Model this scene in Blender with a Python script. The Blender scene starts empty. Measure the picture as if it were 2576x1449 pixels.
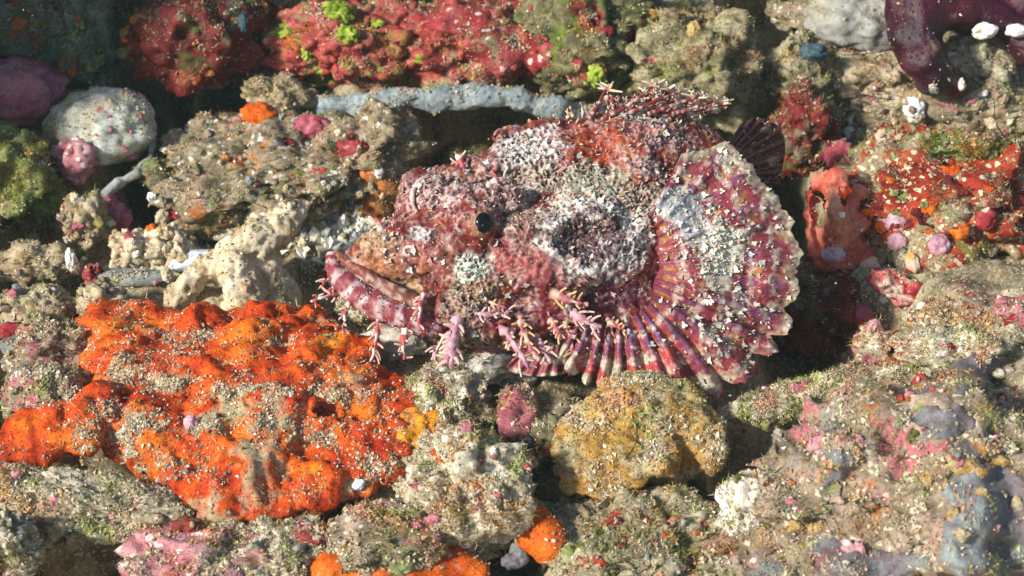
import bpy, bmesh, math, random
import numpy as np
random.seed(7)
RNG = np.random.default_rng(11)
scene = bpy.context.scene
COL = scene.collection

# ------------------------------------------------------------------ camera
PITCH = math.radians(32.0)
DIST = 0.60                      # metres from lens to the fish
WIDTH = 0.30                     # metres across the frame at that distance
PXW, PXH = 2576.0, 1449.0        # the picture's own coordinates used for laying out
K = WIDTH / PXW / DIST
O = np.array([0.0, 0.0, 0.030])
FWD = np.array([0.0, math.cos(PITCH), -math.sin(PITCH)])
RGT = np.array([1.0, 0.0, 0.0])
UPV = np.array([0.0, math.sin(PITCH), math.cos(PITCH)])
CAM = O - FWD * DIST
cd = bpy.data.cameras.new('camera')
cd.sensor_width = 36.0
cd.lens = 36.0 * DIST / WIDTH
cd.clip_start = 0.01
cd.clip_end = 50.0
cd.dof.use_dof = True
cd.dof.focus_distance = 0.600
cd.dof.aperture_fstop = 26.0
cam = bpy.data.objects.new('camera', cd)
COL.objects.link(cam)
cam.location = CAM
cam.rotation_euler = (math.pi / 2 - PITCH, 0, 0)
scene.camera = cam

# ------------------------------------------------------------------ light
SUN = np.array([-0.72, -0.48, 0.55]); SUN /= np.linalg.norm(SUN)
w = bpy.data.worlds.new('World'); scene.world = w; w.use_nodes = True
nt = w.node_tree; nt.nodes.clear()
sky = nt.nodes.new('ShaderNodeTexSky'); sky.sky_type = 'NISHITA'; sky.sun_disc = False
sky.sun_elevation = math.asin(SUN[2]); sky.sun_rotation = math.atan2(SUN[0], SUN[1])
bg = nt.nodes.new('ShaderNodeBackground'); bg.inputs[1].default_value = 0.105
wo = nt.nodes.new('ShaderNodeOutputWorld')
nt.links.new(sky.outputs[0], bg.inputs[0]); nt.links.new(bg.outputs[0], wo.inputs[0])
sl = bpy.data.lights.new('sun', 'SUN'); sl.energy = 4.5; sl.angle = math.radians(6.0); sl.color = (1.0, 0.985, 0.915)
so = bpy.data.objects.new('sun', sl); COL.objects.link(so)
from mathutils import Vector, Matrix
so.rotation_euler = Vector(SUN).to_track_quat('Z', 'Y').to_euler()
so.location = (-0.6, -0.5, 0.7)
vs = scene.view_settings
vs.view_transform = 'Standard'; vs.look = 'None'; vs.gamma = 1.0; vs.use_curve_mapping = False
vs.exposure = 0.46

# ------------------------------------------------------------------ numeric helpers
PERM = np.random.default_rng(5).permutation(256).astype(np.int64)
PERM = np.concatenate([PERM, PERM, PERM])
GRAD = np.random.default_rng(6).normal(size=(256, 3)); GRAD /= np.linalg.norm(GRAD, axis=1)[:, None]

def pn(p):
    p = np.asarray(p, float)
    i = np.floor(p).astype(np.int64); f = p - i; i &= 255
    u = f * f * f * (f * (f * 6 - 15) + 10)
    res = 0
    for dx in (0, 1):
        wx = u[..., 0] if dx else 1 - u[..., 0]
        for dy in (0, 1):
            wy = u[..., 1] if dy else 1 - u[..., 1]
            for dz in (0, 1):
                wz = u[..., 2] if dz else 1 - u[..., 2]
                h = PERM[PERM[PERM[(i[..., 0] + dx) & 255] + ((i[..., 1] + dy) & 255)] + ((i[..., 2] + dz) & 255)]
                g = GRAD[h]
                res = res + wx * wy * wz * (g[..., 0] * (f[..., 0] - dx) + g[..., 1] * (f[..., 1] - dy) + g[..., 2] * (f[..., 2] - dz))
    return res * 1.6

def fbm(p, oct=4, gain=0.5):
    p = np.asarray(p, float); r = 0; a = 1.0
    for k in range(oct):
        r = r + a * pn(p + 17.3 * k); p = p * 2.03; a *= gain
    return r

def worley(p, seed=0):
    """distance to the nearest and second nearest cell point"""
    p = np.asarray(p, float); i = np.floor(p).astype(np.int64); f = p - i
    d1 = np.full(p.shape[:-1], 9.0); d2 = d1.copy()
    for dx in (-1, 0, 1):
        for dy in (-1, 0, 1):
            for dz in (-1, 0, 1):
                c = i + np.array([dx, dy, dz])
                h = PERM[PERM[PERM[(c[..., 0] + seed) & 255] + (c[..., 1] & 255)] + (c[..., 2] & 255)]
                o = np.stack([PERM[h + 11] / 256., PERM[h + 53] / 256., PERM[h + 97] / 256.], -1)
                d = np.linalg.norm(np.array([dx, dy, dz]) + o - f, axis=-1)
                d2 = np.minimum(d2, np.maximum(d, d1)); d1 = np.minimum(d1, d)
    return d1, d2

def ss(a, b, x):
    t = np.clip((x - a) / (b - a), 0, 1); return t * t * (3 - 2 * t)

def ray(u, v):
    return FWD + (u - PXW / 2) * K * RGT - (v - PXH / 2) * K * UPV

def pt(u, v, depth):
    return CAM + ray(u, v) * depth

def project(P):
    q = P - CAM; d = q @ FWD
    return PXW / 2 + (q @ RGT) / d / K, PXH / 2 - (q @ UPV) / d / K

# ------------------------------------------------------------------ the sea bed
PITS = []
def T0(x, y):
    z = -0.22 * np.maximum(-0.035 - y, 0)
    z = z + 0.34 * np.maximum(y - 0.075, 0) + 0.55 * np.maximum(y - 0.19, 0)
    z = z + 0.022 * ss(0.06, 0.14, x) * ss(0.10, 0.0, y)
    z = z + 0.010 * np.exp(-(((x + 0.07) / 0.06) ** 2 + ((y + 0.035) / 0.05) ** 2))
    z = z + 0.005 * np.exp(-(((x - 0.01) / 0.05) ** 2 + ((y - 0.01) / 0.03) ** 2))
    return z

def T(x, y):
    z = T0(x, y)
    for (px, py, r, d, e) in PITS:
        q = ((x - px) / r) ** 2 + ((y - py) / (r * e)) ** 2; z = z - d * np.exp(-q * np.sqrt(q))
    return z

def hit(u, v, h=0.0, fn=None):
    fn = fn or T0
    d = np.linspace(0.30, 2.0, 1700)
    P = CAM[None] + ray(u, v)[None] * d[:, None]
    g = P[:, 2] - fn(P[:, 0], P[:, 1]) - h
    k = int(np.argmax(g <= 0))
    if k == 0: return pt(u, v, 0.8)
    t = g[k - 1] / (g[k - 1] - g[k])
    return P[k - 1] + (P[k] - P[k - 1]) * t

for (u, v, r, d, e) in [(350, 205, .014, .07, 3), (560, 225, .012, .06, 3), (690, 190, .014, .07, 3), (1040, 320, .010, .06, 4), (1110, 335, .014, .08, 4), (1200, 345, .016, .09, 4), (1300, 345, .016, .09, 4), (1380, 350, .013, .07, 4),
                        (1900, 400, .016, .07, 3), (1990, 440, .016, .07, 3), (1960, 70, .016, .07, 3), (330, 480, .012, .05, 2), (230, 520, .012, .045, 2), (60, 590, .014, .045, 2),
                        (130, 1425, .014, .06, 2), (230, 1425, .017, .07, 2), (1340, 1180, .012, .045, 1.5), (1900, 1090, .013, .04, 1.5), (2050, 850, .014, .04, 2), (2240, 830, .011, .05, 2), (1245, 1405, .011, .045, 1.5),
                        (1250, 975, .009, .025, 2), (1560, 985, .012, .01, 1.5), (1720, 1215, .008, .02, 1.5), (820, 730, .009, .025, 2), (130, 735, .008, .025, 2), (20, 960, .011, .04, 2), (760, 1330, .006, .02, 1.5), (1960, 960, .006, .015, 1.5)]:
    h0 = hit(u, v, 0, T0); PITS.append((h0[0], h0[1] + r * (e - 1.25) * .8, r, d, e))

# ------------------------------------------------------------------ meshes
def mesh_np(name, V, F, cols=None, smooth=True):
    V = np.asarray(V, np.float32); F = np.asarray(F, np.int32)
    me = bpy.data.meshes.new(name)
    n, k = F.shape
    me.vertices.add(len(V)); me.vertices.foreach_set('co', V.ravel())
    me.loops.add(n * k); me.loops.foreach_set('vertex_index', F.ravel())
    me.polygons.add(n); me.polygons.foreach_set('loop_start', np.arange(0, n * k, k, dtype=np.int32))
    me.polygons.foreach_set('use_smooth', np.full(n, smooth))
    me.update(calc_edges=True)
    if cols is not None:
        c = np.ones((len(V), 4), np.float32); c[:, :3] = np.clip(cols, 0, 1)
        at = me.color_attributes.new('Col', 'FLOAT_COLOR', 'POINT'); at.data.foreach_set('color', c.ravel())
    return me

def link(name, me, mat, parent=None, loc=None, **props):
    o = bpy.data.objects.new(name, me); COL.objects.link(o)
    if me is not None and mat is not None and len(me.materials) == 0: me.materials.append(mat)
    if parent is not None: o.parent = parent
    if loc is not None: o.location = loc
    for k_, v_ in props.items(): o[k_] = v_
    return o

def part(name, V, F, mat, parent, cols=None, smooth=True, **props):
    """a child mesh whose vertices are given in world coordinates"""
    org = parent_world(parent)
    return link(name, mesh_np(name, V - org, F, cols, smooth), mat, parent, **props)

def parent_world(o):
    p = np.zeros(3)
    while o is not None:
        p = p + np.array(o.location); o = o.parent
    return p

def thing(name, V, F, mat, label, cat, group=None, cols=None, smooth=True):
    V = np.asarray(V)
    loc = np.array([V[:, 0].mean(), V[:, 1].mean(), V[:, 2].min()])
    o = link(name, mesh_np(name, V - loc, F, cols, smooth), mat, None, loc, label=label, category=cat)
    if group: o['group'] = group
    return o

def empty(name, loc, label, cat, group=None):
    o = link(name, None, None, None, loc, label=label, category=cat)
    if group: o['group'] = group
    return o

def vnorm(V, F):
    N = np.zeros_like(V)
    a, b, c = V[F[:, 0]], V[F[:, 1]], V[F[:, 2]]
    fn = np.cross(b - a, c - a) if F.shape[1] == 3 else np.cross(c - a, V[F[:, 3]] - b)
    for k in range(F.shape[1]): np.add.at(N, F[:, k], fn)
    return N / (np.linalg.norm(N, axis=1)[:, None] + 1e-20)

ICO = {}
def ico(l):
    if l not in ICO:
        bm = bmesh.new(); bmesh.ops.create_icosphere(bm, subdivisions=l, radius=1)
        V = np.array([v.co[:] for v in bm.verts]); F = np.array([[v.index for v in f.verts] for f in bm.faces]); bm.free()
        ICO[l] = (V, F)
    return ICO[l]

# implicit surfaces: smooth unions of blobs turned into one skin ------------
class Field:
    def __init__(s, lo, hi, h):
        s.h = h; s.lo = np.asarray(lo) - 4 * h
        n = np.ceil((np.asarray(hi) + 4 * h - s.lo) / h).astype(int) + 1
        s.ax = [s.lo[i] + h * np.arange(n[i]) for i in range(3)]
        s.F = np.full(n, 0.02, np.float32)
    def sl(s, lo, hi):
        r = []
        for i in range(3):
            a = np.searchsorted(s.ax[i], lo[i]); b = np.searchsorted(s.ax[i], hi[i]); r.append(slice(max(a, 0), max(b, a + 1)))
        return tuple(r)
    def grid(s, q):
        return np.meshgrid(s.ax[0][q[0]], s.ax[1][q[1]], s.ax[2][q[2]], indexing='ij')
    def put(s, q, d, k, sub):
        f = s.F[q]
        if f.size == 0: return
        if sub:
            a, b = f, -d
            h = np.clip(0.5 - 0.5 * (a - b) / k, 0, 1); s.F[q] = a + (b - a) * h + k * h * (1 - h)
        else:
            h = np.clip(0.5 + 0.5 * (f - d) / k, 0, 1); s.F[q] = f + (d - f) * h - k * h * (1 - h)
    def cone(s, a, b, r0, r1, k=0.003, sub=False):
        a = np.asarray(a, float); b = np.asarray(b, float); R = max(r0, r1) + 2 * k + 2 * s.h
        q = s.sl(np.minimum(a, b) - R, np.maximum(a, b) + R); X, Y, Z = s.grid(q)
        ab = b - a; L = ab @ ab + 1e-12
        t = np.clip(((X - a[0]) * ab[0] + (Y - a[1]) * ab[1] + (Z - a[2]) * ab[2]) / L, 0, 1)
        d = np.sqrt((X - a[0] - t * ab[0]) ** 2 + (Y - a[1] - t * ab[1]) ** 2 + (Z - a[2] - t * ab[2]) ** 2) - (r0 + t * (r1 - r0))
        s.put(q, d, k, sub)
    def ell(s, c, r, k=0.003, sub=False, M=None):
        c = np.asarray(c, float); r = np.asarray(r, float); R = r.max() + 2 * k + 2 * s.h
        q = s.sl(c - R, c + R); X, Y, Z = s.grid(q); X = X - c[0]; Y = Y - c[1]; Z = Z - c[2]
        if M is not None:
            X, Y, Z = (M[0, i] * X + M[1, i] * Y + M[2, i] * Z for i in range(3))
        l = np.sqrt((X / r[0]) ** 2 + (Y / r[1]) ** 2 + (Z / r[2]) ** 2)
        g = np.sqrt((X / r[0] ** 2) ** 2 + (Y / r[1] ** 2) ** 2 + (Z / r[2] ** 2) ** 2) + 1e-9
        s.put(q, l * (l - 1) / g, k, sub)
    def skin(s):
        F = s.F; S = F < 0
        C = [(i, j, k) for i in (0, 1) for j in (0, 1) for k in (0, 1)]
        nx, ny, nz = F.shape
        cut = lambda A, c: A[c[0]:nx - 1 + c[0], c[1]:ny - 1 + c[1], c[2]:nz - 1 + c[2]]
        cnt = sum(cut(S, c).astype(np.int8) for c in C)
        act = np.argwhere((cnt > 0) & (cnt < 8))
        idx = np.full((nx - 1, ny - 1, nz - 1), -1, np.int64); idx[tuple(act.T)] = np.arange(len(act))
        val = np.stack([cut(F, c)[tuple(act.T)] for c in C], 1)
        acc = np.zeros((len(act), 3)); num = np.zeros(len(act))
        for a in range(8):
            for b in range(a + 1, 8):
                if sum(abs(C[a][i] - C[b][i]) for i in range(3)) != 1: continue
                m = (val[:, a] < 0) != (val[:, b] < 0)
                t = val[m, a] / (val[m, a] - val[m, b])
                pa = np.array(C[a], float); pb = np.array(C[b], float)
                acc[m] += pa + (pb - pa) * t[:, None]; num[m] += 1
        V = s.lo + s.h * (act + acc / num[:, None])
        Q = []
        for ax in range(3):
            o1, o2 = [(1, 2), (2, 0), (0, 1)][ax]
            n = [nx, ny, nz]; sa = [slice(0, n[i]) for i in range(3)]; sb = list(sa)
            sa[ax] = slice(0, n[ax] - 1); sb[ax] = slice(1, n[ax])
            A, B = S[tuple(sa)], S[tuple(sb)]
            e = np.argwhere(A != B)
            e = e[(e[:, o1] > 0) & (e[:, o2] > 0) & (e[:, o1] < n[o1] - 1) & (e[:, o2] < n[o2] - 1)]
            ins = A[tuple(e.T)]
            def cell(d1, d2):
                c = e.copy(); c[:, o1] -= d1; c[:, o2] -= d2; return idx[tuple(c.T)]
            q = np.stack([cell(1, 1), cell(0, 1), cell(0, 0), cell(1, 0)], 1)
            q[~ins] = q[~ins][:, ::-1]; Q.append(q)
        Q = np.concatenate(Q)
        return V, Q[(Q >= 0).all(1)]

def roughen(V, F, *lay):
    """push the skin in and out along its normals: (size_mm, amplitude_mm, octaves)"""
    for (size, amp, oc) in lay:
        V = V + vnorm(V, F) * (fbm(V / (size * 1e-3) + amp * 3.1, oc) * amp * 1e-3)[:, None]
    return V

# ------------------------------------------------------------------ materials
def newmat(name):
    m = bpy.data.materials.new(name); m.use_nodes = True
    nt = m.node_tree; nt.nodes.clear()
    out = nt.nodes.new('ShaderNodeOutputMaterial'); b = nt.nodes.new('ShaderNodeBsdfPrincipled')
    nt.links.new(b.outputs[0], out.inputs[0]); return m, nt, b

def col4(c): return (c[0], c[1], c[2], 1)

def noise_node(nt, pos, scale, detail=5, off=0.0, rough=0.6):
    n = nt.nodes.new('ShaderNodeTexNoise'); n.inputs['Scale'].default_value = scale
    n.inputs['Detail'].default_value = detail; n.inputs['Roughness'].default_value = rough
    mp = nt.nodes.new('ShaderNodeVectorMath'); mp.operation = 'ADD'; mp.inputs[1].default_value = (off, off * .7, -off * .4)
    nt.links.new(pos, mp.inputs[0]); nt.links.new(mp.outputs[0], n.inputs['Vector']); return n.outputs['Fac']

def mixc(nt, fac, a, b, mode='MIX'):
    m = nt.nodes.new('ShaderNodeMix'); m.data_type = 'RGBA'; m.blend_type = mode
    if isinstance(fac, float): m.inputs[0].default_value = fac
    else: nt.links.new(fac, m.inputs[0])
    for s_, x in ((6, a), (7, b)):
        if isinstance(x, tuple): m.inputs[s_].default_value = col4(x)
        else: nt.links.new(x, m.inputs[s_])
    return m.outputs[2]

def rng(nt, x, lo, hi, a=0.0, b=1.0):
    m = nt.nodes.new('ShaderNodeMapRange'); m.inputs[1].default_value = lo; m.inputs[2].default_value = hi
    m.inputs[3].default_value = a; m.inputs[4].default_value = b; nt.links.new(x, m.inputs[0]); return m.outputs[0]

NOFF = [0.0]
def reef(name, cols, scale=90, patches=(), rough=0.6, bump=0.6, spec=0.25, mott=0.5, speck=None, sss=0.0, pore=0):
    """cols: mottled base colours; patches: (colour, scale, lo, hi) growths with their own outline"""
    m, nt, b = newmat(name)
    pos = nt.nodes.new('ShaderNodeNewGeometry').outputs['Position']
    NOFF[0] += 0.37; off = NOFF[0]
    n = noise_node(nt, pos, scale, 6, off, 0.62)
    rp = nt.nodes.new('ShaderNodeValToRGB'); nt.links.new(n, rp.inputs[0]); el = rp.color_ramp.elements
    L = len(cols)
    while len(el) < L: el.new(0.5)
    for i, c in enumerate(cols):
        el[i].position = 0.36 + 0.28 * i / max(L - 1, 1); el[i].color = col4(c)
    c = rp.outputs[0]
    for j, (pc, psc, lo, hi) in enumerate(patches):
        f = rng(nt, noise_node(nt, pos, psc, 6, off + 3.1 * (j + 1), 0.65), lo, hi); c = mixc(nt, f, c, pc)
    g = noise_node(nt, pos, 900, 4, off + 9, 0.7)
    v = rng(nt, g, 0.3, 0.7, 1 - mott, 1 + mott)
    cv = nt.nodes.new('ShaderNodeCombineColor')
    for i in range(3): nt.links.new(v, cv.inputs[i])
    c = mixc(nt, 1.0, c, cv.outputs[0], 'MULTIPLY')
    if speck:
        (sc, thr, scol) = speck
        vo = nt.nodes.new('ShaderNodeTexVoronoi'); vo.inputs['Scale'].default_value = sc; nt.links.new(pos, vo.inputs['Vector'])
        sp = nt.nodes.new('ShaderNodeSeparateColor'); nt.links.new(vo.outputs['Color'], sp.inputs[0])
        f = rng(nt, sp.outputs[0], thr, thr + .02); c = mixc(nt, f, c, scol)
    pf = None
    if pore:
        vo2 = nt.nodes.new('ShaderNodeTexVoronoi'); vo2.inputs['Scale'].default_value = pore; nt.links.new(pos, vo2.inputs['Vector'])
        pf = rng(nt, vo2.outputs['Distance'], .08, .26); c = mixc(nt, pf, tuple(cols[0]), c)
    nt.links.new(c, b.inputs['Base Color'])
    b.inputs['Roughness'].default_value = rough; b.inputs['Specular IOR Level'].default_value = spec
    if sss:
        b.inputs['Subsurface Weight'].default_value = sss; b.inputs['Subsurface Radius'].default_value = (.003, .0012, .0006)
        b.inputs['Subsurface Scale'].default_value = 1.0
    bp = nt.nodes.new('ShaderNodeBump'); bp.inputs['Strength'].default_value = bump; bp.inputs['Distance'].default_value = 0.0006
    hgt = noise_node(nt, pos, 700, 6, off + 5, 0.75)
    if pf is not None:
        ad = nt.nodes.new('ShaderNodeMath'); ad.operation = 'MULTIPLY_ADD'; ad.inputs[1].default_value = .8
        nt.links.new(pf, ad.inputs[0]); nt.links.new(hgt, ad.inputs[2]); hgt = ad.outputs[0]
    nt.links.new(hgt, bp.inputs['Height']); nt.links.new(bp.outputs[0], b.inputs['Normal'])
    return m

def attr_mat(name, rough=0.55, spec=0.3, bump=0.0, sss=0.0, mott=0.0, trans=0.0):
    m, nt, b = newmat(name)
    a = nt.nodes.new('ShaderNodeAttribute'); a.attribute_name = 'Col'
    c = a.outputs['Color']
    pos = nt.nodes.new('ShaderNodeNewGeometry').outputs['Position']
    if mott:
        v = rng(nt, noise_node(nt, pos, 1300, 4, 1.0, 0.7), 0.3, 0.7, 1 - mott, 1 + mott)
        cv = nt.nodes.new('ShaderNodeCombineColor')
        for i in range(3): nt.links.new(v, cv.inputs[i])
        c = mixc(nt, 1.0, c, cv.outputs[0], 'MULTIPLY')
    nt.links.new(c, b.inputs['Base Color'])
    b.inputs['Roughness'].default_value = rough; b.inputs['Specular IOR Level'].default_value = spec
    if sss:
        b.inputs['Subsurface Weight'].default_value = sss; b.inputs['Subsurface Radius'].default_value = (.002, .0008, .0006)
        b.inputs['Subsurface Scale'].default_value = 1.0
    if bump:
        bp = nt.nodes.new('ShaderNodeBump'); bp.inputs['Strength'].default_value = bump; bp.inputs['Distance'].default_value = 0.0004
        nt.links.new(noise_node(nt, pos, 1100, 5, 2.0, 0.7), bp.inputs['Height']); nt.links.new(bp.outputs[0], b.inputs['Normal'])
    return m

SAND = (.50, .42, .27)
M = {}
M['bed'] = reef('seabed', [(.12, .09, .045), (.30, .23, .13), (.50, .42, .27)], 70, [((.28, .06, .07), 60, .60, .66), ((.10, .13, .03), 45, .62, .68)], bump=.8, speck=(1700, .88, (.55, .48, .34)))
M['turf'] = reef('beige_turf', [(.13, .10, .045), (.28, .23, .12), (.42, .37, .23)], 160, [((.20, .21, .05), 40, .58, .66)], bump=.9)
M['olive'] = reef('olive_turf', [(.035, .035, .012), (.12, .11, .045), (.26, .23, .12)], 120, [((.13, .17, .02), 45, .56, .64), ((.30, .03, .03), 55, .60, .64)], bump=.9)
M['green'] = reef('green_algae', [(.08, .08, .02), (.20, .22, .05), (.38, .37, .18)], 130, [((.12, .012, .008), 40, .56, .62)], bump=.9)
M['greygreen'] = reef('grey_green_turf', [(.05, .065, .045), (.12, .15, .10), (.22, .22, .15)], 70, [((.16, .05, .035), 50, .60, .66)], bump=.7)
M['mauve'] = reef('mauve_coralline', [(.26, .05, .075), (.40, .11, .14), (.46, .19, .21)], 55, [((.40, .04, .05), 30, .55, .62)], rough=.5, bump=.35, mott=.25)
M['pink'] = reef('pink_coralline', [(.30, .08, .10), (.46, .17, .19), (.55, .30, .30)], 80, [(SAND, 60, .55, .62), ((.30, .03, .03), 70, .63, .66)], bump=.6, mott=.35, speck=(700, .9, (.75, .66, .55)))
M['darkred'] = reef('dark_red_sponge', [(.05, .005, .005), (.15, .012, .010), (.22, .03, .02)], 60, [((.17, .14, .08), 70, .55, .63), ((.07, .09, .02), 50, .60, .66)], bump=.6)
M['redrock'] = reef('red_sponge_rock', [(.14, .010, .005), (.33, .030, .010), (.40, .07, .02)], 70, [((.32, .25, .14), 65, .52, .60), ((.22, .22, .05), 40, .60, .66)], bump=.8, speck=(750, .88, (.62, .54, .38)))
M['redgreen'] = reef('mixed_red_green_crust', [(.16, .02, .015), (.40, .06, .05), (.34, .24, .13)], 90, [((.24, .32, .02), 50, .59, .63), ((.32, .15, .04), 60, .56, .62), ((.48, .09, .10), 45, .58, .62)], bump=.7)
M['orange'] = reef('orange_sponge', [(.34, .020, .003), (.62, .066, .005), (.74, .16, .008)], 65, [((.76, .26, .012), 40, .60, .70), ((.46, .36, .20), 48, .555, .64)], rough=.6, bump=1.0, spec=.2, mott=.35, sss=.1, pore=900)
M['yorange'] = reef('yellow_orange_sponge', [(.58, .11, .005), (.74, .25, .008), (.78, .36, .03)], 80, [((.46, .36, .20), 70, .62, .68)], rough=.55, bump=.8, spec=.2, mott=.3, sss=.1, pore=900)
M['orange2'] = reef('deep_orange_sponge', [(.42, .035, .003), (.62, .10, .005), (.66, .18, .012)], 60, [((.40, .30, .17), 80, .60, .66)], rough=.55, bump=.7, spec=.2, mott=.3, sss=.1, pore=800)
M['ochre'] = reef('ochre_sponge', [(.26, .13, .025), (.46, .25, .05), (.48, .35, .15)], 110, [((.42, .34, .20), 60, .52, .60), ((.34, .12, .02), 50, .60, .66)], bump=.9, mott=.35, pore=700)
M['cream'] = reef('cream_dead_coral', [(.34, .24, .12), (.62, .51, .33), (.72, .63, .45)], 120, [((.55, .24, .06), 55, .58, .66), ((.12, .08, .04), 60, .64, .70)], bump=.9, mott=.3)
M['rubble'] = reef('tan_rubble', [(.20, .14, .075), (.38, .29, .17), (.52, .43, .28)], 130, [((.46, .16, .16), 70, .60, .64), ((.36, .30, .08), 60, .62, .68)], bump=.9, mott=.4)
M['midrock'] = reef('brown_rock', [(.15, .115, .06), (.29, .225, .13), (.37, .25, .17)], 110, [((.44, .11, .12), 55, .62, .66), ((.18, .19, .17), 45, .58, .66), ((.46, .15, .04), 50, .645, .68)], bump=.9, speck=(700, .93, (.6, .58, .5)))
M['sandrock'] = reef('sediment_rock', [(.28, .22, .13), (.46, .385, .25), (.58, .51, .37)], 160, [((.46, .20, .19), 55, .60, .65), ((.20, .21, .11), 50, .60, .66)], bump=1.0, speck=(760, .84, (.74, .69, .56)))
M['pinksand'] = reef('pink_sediment_rock', [(.17, .13, .075), (.29, .21, .14), (.39, .28, .21)], 100, [((.42, .14, .05), 60, .62, .67), ((.20, .22, .08), 50, .59, .65), ((.46, .14, .15), 50, .57, .61), ((.20, .21, .20), 35, .58, .66)], bump=.9, speck=(740, .92, (.62, .55, .40)))
M['greysponge'] = reef('blue_grey_sponge', [(.20, .23, .235), (.30, .345, .35), (.38, .41, .39)], 90, [((.30, .27, .17), 40, .60, .70)], rough=.6, bump=.7, mott=.35, pore=1200)
M['palegrey'] = reef('pale_grey_sheet', [(.24, .23, .20), (.31, .30, .27), (.36, .33, .26)], 70, [((.34, .24, .10), 45, .60, .68)], rough=.5, bump=.3, mott=.2)
M['maroon'] = reef('maroon_sponge', [(.014, .001, .006), (.042, .002, .011), (.10, .005, .016)], 45, [((.20, .13, .09), 60, .62, .68)], rough=.38, bump=.6, spec=.4, mott=.4, pore=500)
M['redpink'] = reef('red_pink_crust', [(.16, .012, .016), (.34, .038, .042), (.44, .11, .10)], 80, [((.26, .18, .10), 90, .56, .62)], rough=.7, spec=.12, bump=.7, mott=.4, speck=(600, .95, (.6, .5, .42)))
M['salmon'] = reef('salmon_sponge', [(.45, .05, .035), (.66, .16, .10), (.62, .32, .20)], 75, [((.66, .28, .08), 50, .60, .68)], rough=.5, bump=.5, mott=.25, sss=.1)
M['lozenge'] = reef('crimson_sponge', [(.24, .010, .015), (.40, .035, .042), (.50, .12, .11)], 110, [((.60, .40, .33), 75, .50, .58)], rough=.45, bump=.5, mott=.3)
M['nodule'] = reef('lilac_nodule', [(.42, .20, .24), (.56, .32, .37), (.62, .45, .48)], 140, [], bump=.5, mott=.3)
M['peach'] = reef('peach_nodule', [(.60, .38, .26), (.72, .52, .38)], 140, [((.62, .33, .08), 90, .56, .62)], bump=.4, mott=.2)
M['shell'] = reef('white_shell', [(.60, .57, .48), (.74, .73, .66), (.82, .81, .76)], 90, [((.5, .36, .2), 120, .64, .68)], rough=.35, bump=.3, mott=.15, spec=.4)
M['roundshell'] = reef('encrusted_shell', [(.28, .25, .16), (.46, .45, .36), (.62, .63, .56)], 60, [((.40, .14, .12), 70, .62, .66), ((.25, .22, .12), 50, .60, .68)], bump=.6, mott=.3)
M['greyshell'] = reef('grey_shell', [(.17, .18, .16), (.30, .31, .28), (.44, .44, .40)], 80, [], bump=.5, mott=.3)
M['blueshell'] = reef('blue_white_shell', [(.42, .46, .49), (.58, .62, .66), (.66, .68, .68)], 60, [], rough=.35, bump=.3, mott=.15)
M['tunicate'] = reef('grey_mauve_sheet', [(.11, .075, .085), (.165, .15, .155), (.21, .23, .225)], 42, [((.48, .21, .025), 48, .595, .64), ((.16, .22, .23), 30, .56, .66), ((.15, .05, .045), 40, .60, .68)], rough=.4, bump=.6, mott=.35, spec=.35)
M['rust'] = reef('rust_sponge', [(.22, .04, .008), (.42, .11, .015), (.50, .20, .05)], 90, [((.30, .22, .11), 60, .56, .62)], bump=.8)
M['hydroid'] = reef('dark_hydroid', [(.03, .02, .015), (.06, .04, .03)], 100, [], bump=.1)
M['whitecrust'] = reef('white_crust', [(.50, .42, .33), (.72, .66, .57), (.80, .77, .70)], 80, [((.56, .30, .28), 60, .60, .66)], bump=.8, mott=.25)
M['lime'] = reef('lime_algae', [(.10, .15, .01), (.24, .32, .02), (.40, .44, .08)], 200, [], bump=.4, mott=.3)
M['teal'] = reef('dark_teal_sponge', [(.015, .03, .04), (.03, .065, .08), (.06, .10, .11)], 90, [], bump=.5)
M['midmix'] = reef('mixed_turf', [(.15, .12, .06), (.33, .27, .16), (.48, .42, .29)], 130, [((.30, .028, .022), 50, .57, .61), ((.15, .20, .03), 45, .58, .63)], bump=.9)
M['grain'] = attr_mat('sand_grain', .5, .35)
M['blade'] = attr_mat('algal_filament', .7, .15)
M['skin'] = attr_mat('fish_skin', .42, .38, bump=.5, mott=.28, sss=.05)
M['fin'] = attr_mat('fish_fin', .42, .38, bump=.45, mott=.30)
M['flap'] = attr_mat('fish_flap', .5, .3, mott=.15)

# ------------------------------------------------------------------ sediment and turf
PAL = np.array([(.50, .41, .25), (.64, .57, .42), (.38, .29, .155), (.27, .23, .15), (.18, .12, .06), (.46, .25, .20), (.56, .48, .32), (.76, .73, .63)])
PALP = np.array([.30, .12, .22, .10, .06, .03, .14, .03])

def tris(F):
    return F if F.shape[1] == 3 else np.concatenate([F[:, [0, 1, 2]], F[:, [0, 2, 3]]])

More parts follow.
